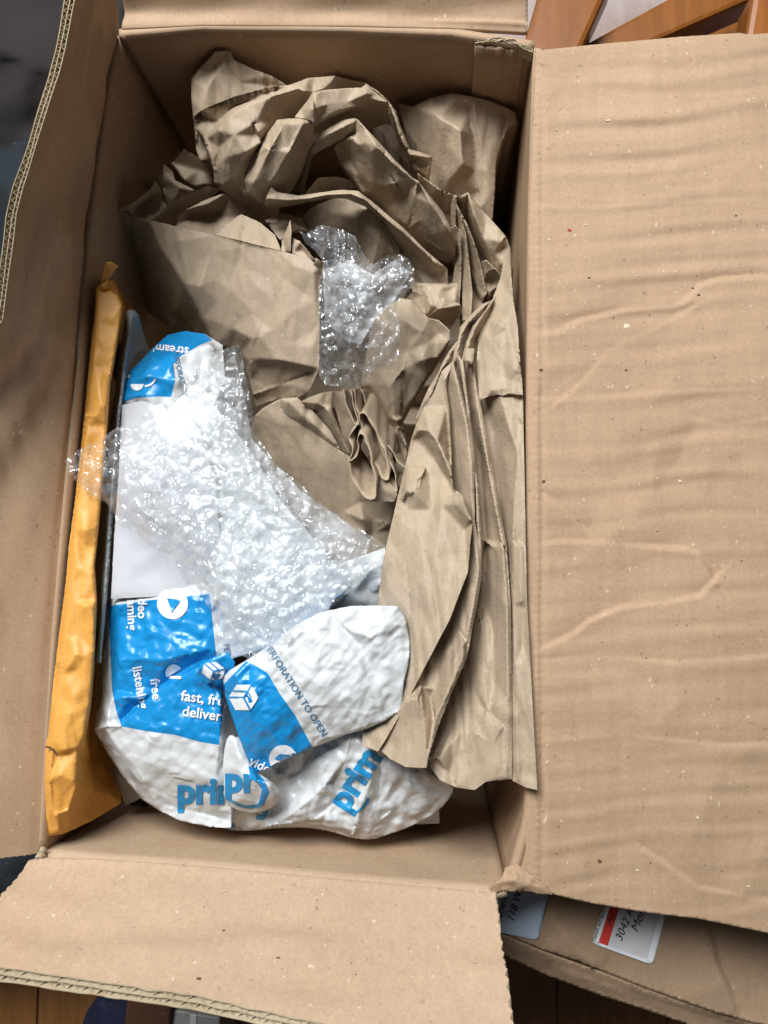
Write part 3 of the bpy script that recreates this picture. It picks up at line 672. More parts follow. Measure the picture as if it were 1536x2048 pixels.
# the open pouch-like sheet on the left
pouch = thing('packing_paper', 'brown paper sheet folded like an open pouch, left of the small bubble wrap', 'packing paper', tuple(P(450, 580, -.15)))
sheet('sheet', [(228, 423, -.045), (240, 424, -.047), (252, 426, -.048), (265, 434, -.05), (300, 440, -.05), (350, 452, -.048), (430, 470, -.042), (500, 488, -.038), (560, 502, -.036), (618, 515, -.036), (628, 525, -.034), (645, 521, -.036), (648, 531, -.038), (640, 560, -.042), (639, 650, -.050), (638, 738, -.062), (628, 760, -.070), (618, 782, -.080), (595, 796, -.090), (560, 796, -.098), (512, 812, -.11), (506, 790, -.105), (500, 760, -.098), (480, 705, -.09), (430, 694, -.095), (400, 675, -.105), (345, 658, -.125), (315, 640, -.135), (280, 610, -.14), (258, 560, -.13), (240, 500, -.105), (230, 450, -.065)],
      [[(300, 445, -.05), (325, 500, -.052), (370, 570, -.056), (430, 690, -.082)], [(350, 455, -.048), (358, 480, -.044), (345, 485, -.049)], [(358, 480, -.044), (420, 505, -.046), (500, 492, -.040)],
       [(375, 568, -.054), (400, 572, -.048), (430, 560, -.051)], [(505, 625, -.053), (530, 650, -.053), (545, 660, -.052)], [(505, 678, -.058), (520, 672, -.053), (542, 700, -.057)],
       [(500, 722, -.074), (530, 730, -.078), (545, 722, -.064), (570, 735, -.074), (590, 728, -.066), (632, 740, -.064)], [(500, 722, -.076), (550, 718, -.060), (630, 735, -.060)], [(545, 724, -.070), (555, 740, -.076), (620, 745, -.074)],
       [(506, 790, -.10), (560, 770, -.086), (620, 745, -.080)], [(590, 796, -.09), (590, 770, -.082), (612, 760, -.078)], [(618, 515, -.036), (628, 545, -.034), (630, 600, -.042)]], KRAFT, pouch, 0.00297, 62, 6, 1, skirt=0, jag=.35)
sheet('fold', C1([(455, 845, -.046), (520, 820, -.040), (560, 790, -.038), (605, 755, -.042), (622, 720, -.05), (650, 780, -.066), (668, 830, -.072), (640, 860, -.066), (600, 880, -.056), (530, 868, -.056), (500, 850, -.052)]), [C1([(605, 755, -.045), (575, 830, -.066), (560, 868, -.06)]), C1([(640, 700, -.06), (650, 780, -.075), (660, 835, -.07)])], KRAFT, pouch, 0.00108, 40, 4, 1)
sheet('fold', C1([(560, 720, -.075), (590, 715, -.07), (632, 700, -.064), (655, 690, -.07), (650, 760, -.085), (690, 840, -.095), (670, 850, -.095), (600, 770, -.09), (565, 750, -.085)]), [C1([(585, 735, -.085), (615, 740, -.078), (610, 770, -.088)])], KRAFT2, pouch, 0.00135, 30, 4, 1)
sheet('fold', C1([(655, 655, -.08), (690, 650, -.078), (735, 596, -.068), (770, 615, -.072), (850, 655, -.085), (870, 700, -.095), (860, 745, -.10), (770, 755, -.10), (700, 720, -.095), (690, 680, -.09)]), [C1([(735, 596, -.068), (790, 680, -.085), (855, 740, -.09)]), C1([(690, 655, -.078), (740, 720, -.08), (780, 750, -.09)])], KRAFT2, pouch, 0.00203, 34, 4, 1)
sheet('fold', C1([(655, 655, -.076), (690, 685, -.078), (700, 720, -.080), (780, 760, -.085), (730, 800, -.09), (670, 850, -.095), (652, 790, -.09), (648, 710, -.082)]), [C1([(660, 690, -.08), (720, 750, -.074), (770, 765, -.082)]), C1([(655, 750, -.088), (700, 790, -.082), (720, 800, -.085)])], KRAFT2, pouch, 0.00108, 34, 4, 1)
sheet('fold', C1([(595, 878, -.052), (660, 830, -.050), (740, 780, -.052), (830, 745, -.055), (890, 755, -.06), (840, 790, -.066), (760, 825, -.07), (715, 860, -.075), (700, 905, -.078), (640, 890, -.06)]), [C1([(600, 880, -.050), (680, 850, -.058), (740, 815, -.06), (870, 762, -.062)])], KRAFT, pouch, 0.00081, 40, 4, 1)
sheet('fold', C1([(705, 905, -.055), (715, 865, -.052), (740, 840, -.052), (820, 800, -.055), (900, 770, -.062), (1000, 800, -.075), (1030, 840, -.08), (960, 860, -.078), (865, 940, -.07), (780, 925, -.06)]), [C1([(715, 868, -.052), (760, 860, -.066), (870, 845, -.074), (920, 790, -.066)]), C1([(740, 840, -.050), (830, 815, -.052), (900, 775, -.06)]), C1([(860, 850, -.076), (880, 935, -.070)])], KRAFT2, pouch, 0.00135, 40, 4, 1)
sheet('fold', C1([(865, 940, -.044), (910, 895, -.05), (965, 856, -.056), (1040, 890, -.055), (1100, 940, -.052), (1125, 1003, -.044), (1050, 985, -.042), (950, 960, -.042)]), [C1([(965, 856, -.056), (960, 900, -.05), (900, 950, -.044)])], KRAFT, pouch, 0.00108, 50, 5, 1)
sheet('fold', C1([(1125, 1003, -.042), (1128, 960, -.048), (1145, 920, -.040), (1162, 880, -.030), (1166, 930, -.032), (1163, 1005, -.038), (1145, 1010, -.042)]), [C1([(1162, 882, -.030), (1148, 950, -.034), (1146, 1008, -.040)])], KRAFT, pouch, 0.00068, 30, 4, 1)
sheet('fold', C1([(1060, 880, -.075), (1130, 850, -.072), (1200, 870, -.075), (1240, 930, -.08), (1160, 930, -.075), (1120, 960, -.07)]), [C1([(1060, 890, -.07), (1150, 880, -.066), (1230, 925, -.074)])], KRAFT2, pouch, 0.00135, 30, 5, 1)
sheet('fold', C1([(1166, 950, -.040), (1200, 965, -.036), (1230, 1000, -.034), (1262, 1040, -.034), (1235, 1035, -.038), (1170, 1012, -.040)]), [C1([(1200, 968, -.034), (1205, 1000, -.042), (1240, 1030, -.036)])], KRAFT, pouch, 0.00068, 30, 4, 1)
sheet('fold', C1([(1255, 1060, -.030), (1262, 1030, -.026), (1285, 1045, -.026), (1300, 1048, -.028), (1298, 1068, -.032), (1280, 1080, -.036)]), [C1([(1265, 1040, -.026), (1275, 1070, -.032)])], KRAFT, pouch, 0.00054, 20, 4, 1)

# middle sheets below the pouch
mid = thing('packing_paper', 'flat shaded brown paper sheet between the large bubble wrap and the pleated paper', 'packing paper', tuple(P(640, 950, -.2)))
sheet('sheet', C4([(143, 545, -.085), (180, 510, -.08), (258, 468, -.075), (272, 512, -.078), (330, 560, -.078), (420, 620, -.08), (500, 682, -.082), (590, 742, -.085), (640, 800, -.09), (720, 860, -.095), (830, 880, -.10), (800, 1080, -.115), (790, 1300, -.13), (720, 1400, -.14), (560, 1300, -.14), (400, 1100, -.13), (250, 900, -.12), (150, 750, -.11), (120, 640, -.1)]),
      [C4([(258, 468, -.072), (300, 600, -.082), (450, 800, -.094), (640, 940, -.104)]), C4([(640, 952, -.106), (810, 950, -.100)]), C4([(560, 1000, -.112), (650, 1035, -.104), (660, 1080, -.112)]), C4([(700, 1040, -.112), (780, 1060, -.106)]), C4([(650, 1040, -.104), (700, 1100, -.118), (760, 1040, -.11)])], KRAFT2, mid, 0.00338, 80, 7, 1, skirt=.02, jag=.3)
sheet('fold', C4([(258, 466, -.068), (340, 460, -.066), (420, 530, -.07), (500, 620, -.076), (545, 705, -.082), (500, 684, -.082), (400, 612, -.080), (300, 545, -.076), (264, 505, -.072)]), [C4([(300, 480, -.064), (420, 590, -.070), (520, 680, -.078)])], KRAFT2, mid, 0.00108, 40, 5, 1)
sheet('fold', C4([(355, 480, -.062), (410, 455, -.058), (470, 435, -.056), (508, 430, -.058), (500, 505, -.062), (530, 580, -.07), (565, 660, -.078), (600, 735, -.084), (545, 708, -.09), (490, 640, -.088), (420, 545, -.08)]), [C4([(360, 485, -.062), (440, 490, -.058), (490, 520, -.056), (520, 590, -.066), (590, 725, -.08)]), C4([(410, 540, -.078), (450, 500, -.066), (485, 515, -.058)])], KRAFT, mid, 0.00135, 36, 5, 1)
sheet('fold', C4([(500, 430, -.10), (640, 430, -.10), (700, 560, -.11), (740, 700, -.12), (640, 760, -.13), (560, 660, -.12)]), [], KRAFT2, mid, 0.00405, 40, 6, 1)

# fan-folded paper end: upright ribbons
fan = thing('packing_paper', 'fan folded end of brown paper with open loops below the small bubble wrap', 'packing paper', tuple(P(760, 920, -.15)))
def ribbon(name, path, depth, mat, parent, lean=(0, .02), closed=False, up=2, label=None):
    pts = chaikin(path, up, closed)
    if closed: pts = pts+[pts[0]]
    pts = densify([tuple(p) for p in pts], 5, False); rng = np.random.default_rng(len(path)*7)
    A = P([p[0] for p in pts], [p[1] for p in pts], [p[2] for p in pts]); nv = 8
    W = []; n = len(A)
    for j in range(nv):
        t = j/(nv-1); q = A.copy(); q[:, 0] += lean[0]*t+.0006*np.sin(np.arange(n)*.7+j); q[:, 1] += lean[1]*t; q[:, 2] -= depth*t
        W.append(q)
    W = np.concatenate(W); fc = [(j*n+i, j*n+i+1, (j+1)*n+i+1, (j+1)*n+i) for j in range(nv-1) for i in range(n-1)]
    o = link(name, W, fc, mat, parent, True, None, label); md = o.modifiers.new('thickness', 'SOLIDIFY'); md.thickness = .0005; md.offset = 0
    return o
ribbon('pleat', C4([(580, 765, -.040), (588, 800, -.040), (605, 850, -.040), (635, 905, -.038), (680, 948, -.036), (712, 935, -.036), (716, 880, -.036), (700, 800, -.040), (680, 700, -.044), (662, 645, -.046), (635, 628, -.046), (624, 650, -.046), (634, 700, -.05), (612, 755, -.046)]), .045, KRAFT, fan, (.004, .03), True, 1)
ribbon('pleat', C4([(632, 545, -.052), (650, 530, -.05), (680, 560, -.05), (720, 640, -.052), (765, 740, -.05), (776, 845, -.046), (752, 856, -.046), (720, 800, -.048), (690, 740, -.05), (668, 680, -.05), (650, 640, -.052)]), .045, KRAFT, fan, (.006, .03), True, 1)
ribbon('pleat', C4([(622, 592, -.05), (600, 620, -.048), (585, 650, -.048), (604, 700, -.046), (592, 750, -.044), (580, 765, -.042)]), .03, KRAFT, fan, (.004, .02), False, 1)
ribbon('pleat', C4([(555, 420, -.06), (575, 500, -.058), (600, 570, -.054), (625, 595, -.05)]), .05, KRAFT2, fan, (.002, .01), False, 1)
ribbon('pleat', C4([(590, 420, -.056), (605, 480, -.054), (622, 560, -.05), (630, 590, -.048)]), .05, KRAFT, fan, (.002, .01), False, 1)
ribbon('pleat', C4([(605, 420, -.056), (620, 500, -.054), (634, 560, -.05), (632, 592, -.048)]), .03, KRAFT, fan, (.004, .01), False, 1)
ribbon('pleat', C4([(640, 420, -.066), (680, 520, -.064), (740, 640, -.062), (790, 720, -.06), (830, 780, -.06), (860, 800, -.058)]), .05, KRAFT2, fan, (.004, .01), False, 1)
ribbon('pleat', C4([(752, 700, -.058), (785, 770, -.054), (810, 850, -.05), (815, 915, -.048), (790, 890, -.05), (765, 850, -.05)]), .03, KRAFT, fan, (-.002, .02), False, 1)
sheet('sheet', C4([(690, 760, -.052), (730, 830, -.052), (776, 860, -.05), (815, 918, -.05), (800, 952, -.056), (690, 952, -.06), (716, 900, -.056)]), [], KRAFT2, fan, 0.00162, 40, 5, 1)
sheet('pleat', C4([(640, 545, -.075), (700, 590, -.07), (760, 700, -.07), (770, 840, -.07), (740, 840, -.075), (680, 700, -.08)]), [], KRAFT2, fan, 0.00135, 30, 5, 1)

# pointed panel right of the small bubble wrap
pt = thing('packing_paper', 'creased pointed brown paper panel just right of and below the small bubble wrap', 'packing paper', tuple(P(800, 760, -.15)))
sheet('sheet', C4([(700, 80, -.07), (830, -10, -.062), (880, 0, -.06), (905, 25, -.06), (962, 85, -.058), (1010, 95, -.06), (1065, 145, -.062), (1062, 192, -.066), (1008, 280, -.072), (960, 350, -.076), (900, 450, -.082), (838, 565, -.088), (850, 640, -.094), (862, 700, -.098), (850, 800, -.105), (790, 730, -.11), (740, 620, -.11), (690, 500, -.105), (640, 400, -.095), (660, 300, -.085)]),
      [C4([(880, 5, -.060), (850, 100, -.050), (862, 242, -.062), (840, 330, -.062), (838, 565, -.088)]), C4([(962, 88, -.058), (935, 150, -.052), (862, 242, -.062)]), C4([(962, 88, -.058), (1010, 160, -.068), (1062, 190, -.064)]), C4([(1008, 270, -.066), (930, 285, -.060), (895, 300, -.064)]),
       C4([(840, 330, -.058), (780, 400, -.060), (740, 470, -.075), (770, 560, -.085), (820, 600, -.084), (862, 700, -.09)]), C4([(780, 400, -.062), (800, 480, -.070), (838, 565, -.082)]), C4([(790, 555, -.078), (815, 568, -.072), (838, 562, -.08)]), C4([(820, 600, -.08), (790, 650, -.095), (800, 740, -.105)]), C4([(820, 602, -.080), (862, 612, -.092)])], KRAFT, pt, 0.00405, 40, 5, 1, skirt=.03, jag=.3)
sheet('fold', C3([(1000, 1060, -.082), (1040, 1075, -.078), (1080, 1095, -.074), (1130, 1085, -.074), (1200, 1110, -.078), (1210, 1150, -.085), (1170, 1175, -.09), (1080, 1180, -.09), (1000, 1150, -.10), (960, 1100, -.10)]), [C3([(1080, 1095, -.074), (1110, 1130, -.070), (1060, 1165, -.08)]), C3([(1110, 1130, -.070), (1200, 1115, -.075)])], KRAFT2, pt, 0.00405, 26, 5, 1)
sheet('fold', C4([(905, -80, -.085), (1100, -80, -.085), (1110, 60, -.09), (1060, 150, -.10), (980, 110, -.095), (930, 60, -.09)]), [C4([(950, 70, -.078), (1020, 30, -.07), (1090, 10, -.08)]), C4([(960, -20, -.072), (1020, 30, -.072), (1060, 80, -.088)])], KRAFT2, pt, 0.00810, 28, 5, 1)

# right-hand thicket of pleats under the back of the long strip
th = thing('packing_paper', 'narrow upright pleats of brown paper against the right wall, right of the swirl', 'packing paper', tuple(P(960, 500, -.15)))
sheet('sheet', C3([(1020, 560, -.10), (1062, 590, -.098), (1120, 630, -.09), (1172, 652, -.084), (1195, 660, -.09), (1232, 640, -.084), (1300, 722, -.075), (1390, 822, -.066), (1410, 872, -.064), (1425, 960, -.062), (1420, 1040, -.07), (1330, 1100, -.085), (1230, 1180, -.095), (1200, 1150, -.11), (1180, 1000, -.115), (1180, 850, -.115), (1130, 730, -.11), (1060, 650, -.11)]),
      [C3([(1232, 642, -.070), (1260, 740, -.064), (1300, 840, -.064), (1345, 960, -.066), (1370, 1000, -.07)]), C3([(1232, 642, -.080), (1225, 740, -.11), (1260, 860, -.115), (1300, 950, -.115)]), C3([(1390, 822, -.060), (1370, 850, -.058), (1330, 840, -.062)]), C3([(1370, 850, -.058), (1345, 900, -.062), (1345, 960, -.068)]), C3([(1380, 870, -.064), (1375, 940, -.058), (1410, 960, -.06)])], KRAFT, th, 0.00223, 34, 5, 1, skirt=.05, jag=.3)
for pts_, mm in [([(1172, 652, -.080), (1160, 700, -.088), (1165, 780, -.092), (1180, 785, -.086), (1186, 720, -.080), (1186, 655, -.076)], KRAFT),
                 ([(1160, 790, -.088), (1180, 778, -.078), (1200, 800, -.074), (1205, 900, -.076), (1205, 1000, -.08), (1195, 1120, -.088), (1175, 1120, -.096), (1165, 1030, -.096), (1185, 900, -.094), (1175, 850, -.09)], KRAFT),
                 ([(1184, 690, -.078), (1200, 720, -.074), (1225, 820, -.072), (1240, 950, -.074), (1252, 1060, -.076), (1245, 1180, -.080), (1210, 1180, -.088), (1208, 1050, -.088), (1205, 900, -.086), (1198, 780, -.084)], KRAFT),
                 ([(1200, 720, -.076), (1232, 780, -.068), (1262, 860, -.066), (1290, 960, -.066), (1312, 1068, -.070), (1300, 1085, -.074), (1270, 1040, -.084), (1245, 960, -.088), (1225, 850, -.086)], KRAFT),
                 ([(1292, 930, -.074), (1310, 925, -.064), (1340, 955, -.058), (1376, 1000, -.056), (1365, 1030, -.06), (1325, 1062, -.066), (1305, 1050, -.074), (1300, 990, -.074)], KRAFT)]:
    cc = np.mean(np.array(pts_), 0); sheet('pleat', C3(pts_), [], mm, th, 0.0006, 16, 3.2, 2, skirt=.03, jag=.3)
ribbon('pleat', C3([(1305, 985, -.058), (1318, 965, -.052), (1350, 958, -.050), (1368, 985, -.050), (1375, 1010, -.052)]), .02, KRAFT, th, (0, 0), False, 1)

# ---- the long pleated strip down the right side
ls = thing('packing_paper', 'long pleated strip of brown packing paper running down the right side of the box', 'packing paper', tuple(P(930, 1200, -.06)))
# rightmost layer
sheet('pleat', [(958, 780, -.030), (1000, 786, -.020), (1046, 792, -.006), (1047, 850, -.002), (1050, 1000, .003), (1054, 1200, .006), (1062, 1350, .008), (1068, 1460, .009), (1075, 1580, .010), (1052, 1575, .009), (1026, 1562, .004), (1000, 1500, -.010), (995, 1300, -.02), (985, 1100, -.03), (965, 950, -.035)],
      [[(1000, 790, -.010), (1013, 837, -.007), (1036, 905, .002), (1030, 981, .001), (1027, 1084, .002), (1027, 1209, .003), (1030, 1330, .004), (1038, 1560, .008)], [(985, 860, -.034), (998, 960, -.028), (1008, 1090, -.022), (1018, 1216, -.014), (1022, 1330, -.004)], [(1036, 905, .002), (1046, 905, -.001)], [(1027, 1078, .000), (1040, 1095, .006), (1050, 1090, .002)], [(1028, 1206, .003), (1042, 1202, .007), (1050, 1215, .003)], [(1013, 837, -.007), (1046, 850, -.005)], [(1036, 1240, .003), (1045, 1290, .001), (1034, 1330, .005)]], KRAFT, ls, 0.00134, 40, 3.2, 2, jag=.3, zoff=.001)
# third layer (wide, right edge = ridge d)
sheet('pleat', [(925, 700, -.045), (935, 712, -.030), (945, 724, -.022), (962, 812, -.018), (979, 905, -.012), (996, 1002, -.006), (1013, 1091, -.001), (1022, 1216, .003), (1024, 1400, .006), (1024, 1558, .008), (972, 1563, .006), (950, 1580, .004), (912, 1575, .002), (880, 1560, .000), (850, 1520, -.010), (870, 1400, -.022), (900, 1250, -.03), (935, 1100, -.035), (940, 950, -.04), (930, 820, -.042)],
      [[(945, 727, -.020), (955, 812, -.016), (972, 905, -.008), (990, 1002, -.002), (1006, 1091, .004), (1014, 1216, .008), (1016, 1400, .010), (1012, 1556, .010)], [(958, 900, -.034), (972, 1080, -.032), (968, 1200, -.026), (945, 1320, -.02), (905, 1440, -.014), (872, 1520, -.006)],
       [(968, 1080, -.016), (990, 1096, -.010), (1003, 1082, -.006), (1012, 1110, -.004)], [(976, 1170, -.022), (985, 1260, -.014), (968, 1330, -.008), (975, 1420, .000), (1010, 1456, .006)], [(960, 1230, -.018), (968, 1330, -.008), (990, 1370, -.006)], [(968, 1415, -.006), (960, 1470, .002), (915, 1510, -.004), (908, 1575, .000)], [(955, 1470, .002), (985, 1490, .006), (1005, 1455, .008)], [(855, 1515, -.006), (875, 1515, .003), (900, 1545, -.004), (915, 1572, .003)], [(1004, 1200, .004), (1015, 1212, .008)]], KRAFT, ls, 0.00193, 46, 3.2, 2, jag=.3, zoff=-.002)
# thin pleat between
sheet('pleat', [(905, 722, -.036), (914, 705, -.030), (926, 722, -.018), (941, 837, -.014), (949, 896, -.012), (958, 981, -.010), (964, 1099, -.006), (964, 1150, -.004), (956, 1198, -.002), (948, 1240, -.004), (935, 1180, -.02), (945, 1050, -.03), (944, 900, -.034), (930, 800, -.036)],
      [[(920, 715, -.018), (936, 837, -.010), (945, 900, -.008), (953, 981, -.005), (959, 1099, -.002), (957, 1160, .000)]], KRAFT, ls, 0.00089, 28, 3.2, 2, jag=.3)
# second layer: right edge = ridge c, with the small triangular fold at its foot
sheet('pleat', [(884, 742, -.036), (905, 722, -.022), (920, 769, -.017), (941, 854, -.012), (949, 917, -.010), (949, 1040, -.009), (962, 1110, -.006), (964, 1150, -.003), (956, 1198, .000), (942, 1271, .004), (934, 1315, .007), (905, 1381, .008), (876, 1454, .009), (856, 1517, .010), (853, 1536, .010), (812, 1534, .006), (780, 1518, -.002), (750, 1490, -.012), (790, 1380, -.022), (850, 1260, -.026), (890, 1150, -.03), (905, 1000, -.034), (895, 850, -.036)],
      [[(905, 722, -.020), (915, 769, -.012), (934, 854, -.007), (942, 930, -.005), (945, 1040, -.010), (957, 1140, .002), (948, 1200, .005), (934, 1271, .009), (928, 1308, .011), (900, 1376, .013), (870, 1440, .012), (853, 1533, .011)],
       [(841, 1374, -.002), (870, 1378, -.006), (900, 1373, .010)], [(841, 1374, .010), (848, 1440, .008), (853, 1535, .010)], [(841, 1374, .010), (834, 1400, .010), (816, 1398, .006)], [(816, 1398, .002), (830, 1345, -.004), (850, 1330, -.010)], [(900, 1370, .011), (915, 1300, .010), (928, 1285, .012)], [(860, 1390, -.010), (868, 1440, -.004), (858, 1500, .004)],
       [(943, 1180, .002), (950, 1190, .005)], [(918, 1255, -.004), (934, 1290, .006)], [(905, 1110, -.020), (915, 1200, -.014), (890, 1290, -.012), (850, 1370, -.008)], [(930, 1050, -.022), (940, 1110, -.014), (925, 1190, -.008)]], KRAFT, ls, 0.00119, 40, 3.2, 2, jag=.3, zoff=.004)
# front-left layer
sheet('pleat', [(926, 690, -.030), (905, 722, -.024), (884, 742, -.022), (868, 785, -.024), (848, 815, -.026), (832, 850, -.030), (822, 880, -.034), (812, 925, -.036), (800, 975, -.034), (788, 1025, -.030), (775, 1080, -.026), (765, 1130, -.022), (756, 1200, -.020), (750, 1300, -.022), (740, 1400, -.020), (726, 1466, -.012), (724, 1490, -.008), (756, 1503, -.004), (772, 1478, -.002), (800, 1430, .000), (826, 1380, .004), (862, 1310, .008), (900, 1238, .012), (918, 1190, .012), (936, 1143, .010), (940, 1090, .004), (945, 1042, .002), (930, 995, .000), (906, 975, -.006), (903, 938, -.010), (903, 900, -.016), (898, 812, -.020), (890, 760, -.020)],
      [[(884, 742, -.020), (893, 812, -.026), (900, 900, -.030), (903, 920, -.026)], [(840, 860, -.018), (858, 862, -.008), (875, 882, -.004), (892, 920, -.002), (904, 952, .000), (925, 1000, .006), (941, 1040, .008)],
       [(841, 868, -.030), (870, 920, -.026), (895, 960, -.020), (908, 985, -.012)], [(850, 890, -.034), (852, 935, -.028), (830, 985, -.014), (805, 998, -.028)], [(805, 998, -.020), (812, 978, -.016), (822, 985, -.012), (835, 975, -.016), (850, 938, -.020)],
       [(880, 960, -.022), (882, 1010, -.010), (878, 1080, -.004), (868, 1130, .000)], [(858, 950, -.026), (865, 1020, -.018), (850, 1100, -.006), (860, 1200, .004), (850, 1260, .004)], [(918, 975, -.004), (908, 1000, .000), (914, 1010, .003)], [(930, 1060, -.006), (932, 1110, -.002), (920, 1140, .006), (936, 1143, .008)],
       [(808, 1168, -.010), (835, 1210, -.003), (852, 1224, .002)], [(885, 1222, .006), (900, 1236, .012)], [(800, 1040, -.020), (812, 1120, -.014), (820, 1240, -.006), (800, 1350, -.006)]], KRAFT, ls, 0.00149, 46, 3.2, 2, jag=.35, zoff=.004)
# torn upper panel and the gathered folds above the strip
sheet('fold', C4([(1270, -20, -.035), (1238, 90, -.032), (1200, 160, -.030), (1190, 280, -.026), (1198, 400, -.020), (1203, 474, -.014), (1225, 462, -.012), (1262, 452, -.012), (1290, 446, -.008), (1310, 452, -.007), (1345, 440, -.003), (1408, 450, .001), (1405, 400, .000), (1396, 300, -.004), (1382, 120, -.012), (1362, 0, -.022), (1352, -130, -.034), (1346, -220, -.044), (1335, -290, -.055), (1320, -200, -.052), (1300, -100, -.045)]),
      [C4([(1355, -120, -.030), (1370, 0, -.012), (1388, 160, -.002), (1395, 300, .002)]), C4([(1200, 474, -.018), (1260, 425, -.008), (1340, 415, -.004), (1400, 435, .001)]), C4([(1270, 180, -.018), (1300, 120, -.014), (1340, 140, -.014)]), C4([(1340, 380, -.006), (1370, 330, .000), (1395, 340, .001)])], KRAFT, ls, 0.00163, 44, 3.2, 2, jag=.5)
for pts_, ln in [([(1262, 0, -.036), (1215, 20, -.034), (1150, 80, -.034), (1110, 130, -.034), (1100, 190, -.034), (1085, 230, -.032), (1072, 300, -.028), (1110, 290, -.03), (1125, 230, -.034), (1160, 150, -.036), (1220, 80, -.036)], [(1240, 15, -.032), (1150, 100, -.026), (1112, 170, -.026), (1085, 290, -.024)]),
                 ([(1285, -30, -.032), (1262, 0, -.032), (1230, 50, -.028), (1170, 125, -.026), (1140, 200, -.026), (1118, 285, -.022), (1160, 300, -.024), (1175, 250, -.030), (1185, 200, -.032), (1225, 120, -.032)], [(1270, 0, -.026), (1205, 90, -.019), (1155, 190, -.018), (1140, 260, -.016), (1160, 292, -.018)]),
                 ([(1100, 190, -.038), (1060, 240, -.038), (1030, 290, -.036), (1010, 340, -.034), (960, 420, -.032), (925, 500, -.034), (900, 560, -.036), (1000, 560, -.04), (1030, 340, -.038), (1075, 300, -.036)], [(1075, 230, -.030), (1030, 310, -.026), (1018, 335, -.024), (970, 450, -.026)]),
                 ([(1145, 230, -.016), (1178, 228, -.016), (1175, 290, -.012), (1168, 305, -.010), (1130, 288, -.014)], [(1140, 284, -.010), (1170, 290, -.008)])]:
    sheet('fold', C4(pts_), [C4(ln)], KRAFT, ls, 0.00074, 30, 3.2, 2, jag=.3)

# ============================================================ YELLOW PADDED ENVELOPE
env = thing('padded_envelope', 'worn yellow kraft padded envelope standing on edge along the left wall', 'envelope', tuple(P(150, 1100, -.1)))
def env_fn(x, y): return 0*x
EL = [(192, 575, -.006), (190, 620, -.010), (181, 700, -.010), (170, 820, -.010), (158, 930, -.008), (150, 1000, -.006), (138, 1090, -.004), (132, 1160, -.002), (118, 1270, .000), (106, 1370, .002), (96, 1470, .002), (91, 1495, .002), (89, 1560, .000), (90, 1640, -.004), (94, 1673, -.008)]
ER = [(125, 1668, -.012), (145, 1660, -.02), (183, 1642, -.045), (243, 1606, -.085), (238, 1570, -.10), (215, 1500, -.11), (200, 1470, -.11), (198, 1380, -.10), (204, 1290, -.10), (212, 1180, -.10), (222, 1000, -.10), (236, 850, -.10), (262, 700, -.10), (282, 650, -.10), (262, 610, -.09), (240, 578, -.07), (228, 560, -.03), (212, 562, -.01)]
RIDGE_L = [(196, 585, .000), (194, 640, .000), (187, 730, .000), (176, 850, .000), (163, 960, .002), (152, 1060, .004), (142, 1170, .006), (130, 1270, .008), (116, 1380, .010), (106, 1480, .010), (100, 1560, .008), (103, 1620, .004), (118, 1662, -.004)]
RIDGE_R = [(232, 585, -.004), (243, 612, -.004), (232, 690, -.004), (220, 760, -.004), (214, 850, -.004), (206, 950, -.002), (196, 1060, .000), (188, 1130, .002), (193, 1200, .004), (189, 1300, .006), (180, 1400, .006), (166, 1475, .006), (154, 1500, .004), (152, 1570, .002), (136, 1620, -.002), (134, 1662, -.014)]
RIDGE_D = [(240, 583, -.06), (254, 615, -.085), (240, 700, -.09), (226, 780, -.09), (220, 860, -.09), (211, 960, -.09), (202, 1060, -.085), (195, 1130, -.08), (199, 1200, -.08), (196, 1300, -.075), (190, 1400, -.07), (184, 1460, -.06), (182, 1520, -.045), (190, 1580, -.045), (165, 1630, -.03)]
eb = sheet('envelope_body', EL+ER, [RIDGE_L, RIDGE_R, RIDGE_D, [(192, 672, .001), (215, 735, -.004), (222, 752, .001)], [(180, 795, .000), (200, 810, .004), (214, 800, .000)], [(168, 830, .001), (190, 832, .004), (212, 812, .001)], [(150, 1050, .003), (170, 1062, .007), (190, 1055, .002)],
      [(160, 1222, .008), (175, 1212, .011), (188, 1206, .006)], [(108, 1325, .006), (150, 1310, .012), (170, 1312, .009)], [(112, 1432, .010), (140, 1428, .013), (160, 1438, .008)], [(92, 1494, .003), (110, 1502, .008), (116, 1512, .004), (130, 1500, .012), (158, 1492, .006)], [(94, 1575, .003), (120, 1550, .010), (148, 1560, .006)], [(92, 1640, -.004), (112, 1630, .004), (136, 1620, .000)]],
      [ENV, ENV_B], env, .0022, 34, 5, 2, regions=[([(p[0]+3, p[1]) for p in RIDGE_R]+[(134, 1690), (260, 1640), (260, 1500), (300, 650), (250, 560)], 1)], thick=0, jag=.5)
sheet('corner', [(200, 566, -.002), (206, 545, .006), (212, 524, .014), (222, 523, .014), (237, 532, .010), (226, 545, .006), (216, 562, -.002), (212, 572, -.006)], [[(218, 525, .016), (212, 548, .006), (206, 568, .002)]], ENV, env, .0004, 20, 4, 1)
sheet('fold', [(196, 580, -.002), (204, 568, .004), (213, 562, .004), (232, 582, .002), (225, 590, -.004), (205, 590, -.008)], [[(205, 572, .006), (222, 585, -.006)]], ENV, env, .0004, 20, 4, 1)
V_, F_ = strip_mesh([([tuple(p) for p in P([90, 98, 106, 110, 116], [1494, 1495, 1500, 1507, 1511], [.0095, .0115, .0125, .012, .012])], (0, 1, 0), .0011, (0, 0, -1), .001)])
link('tear', V_, F_, CRD, env, False)

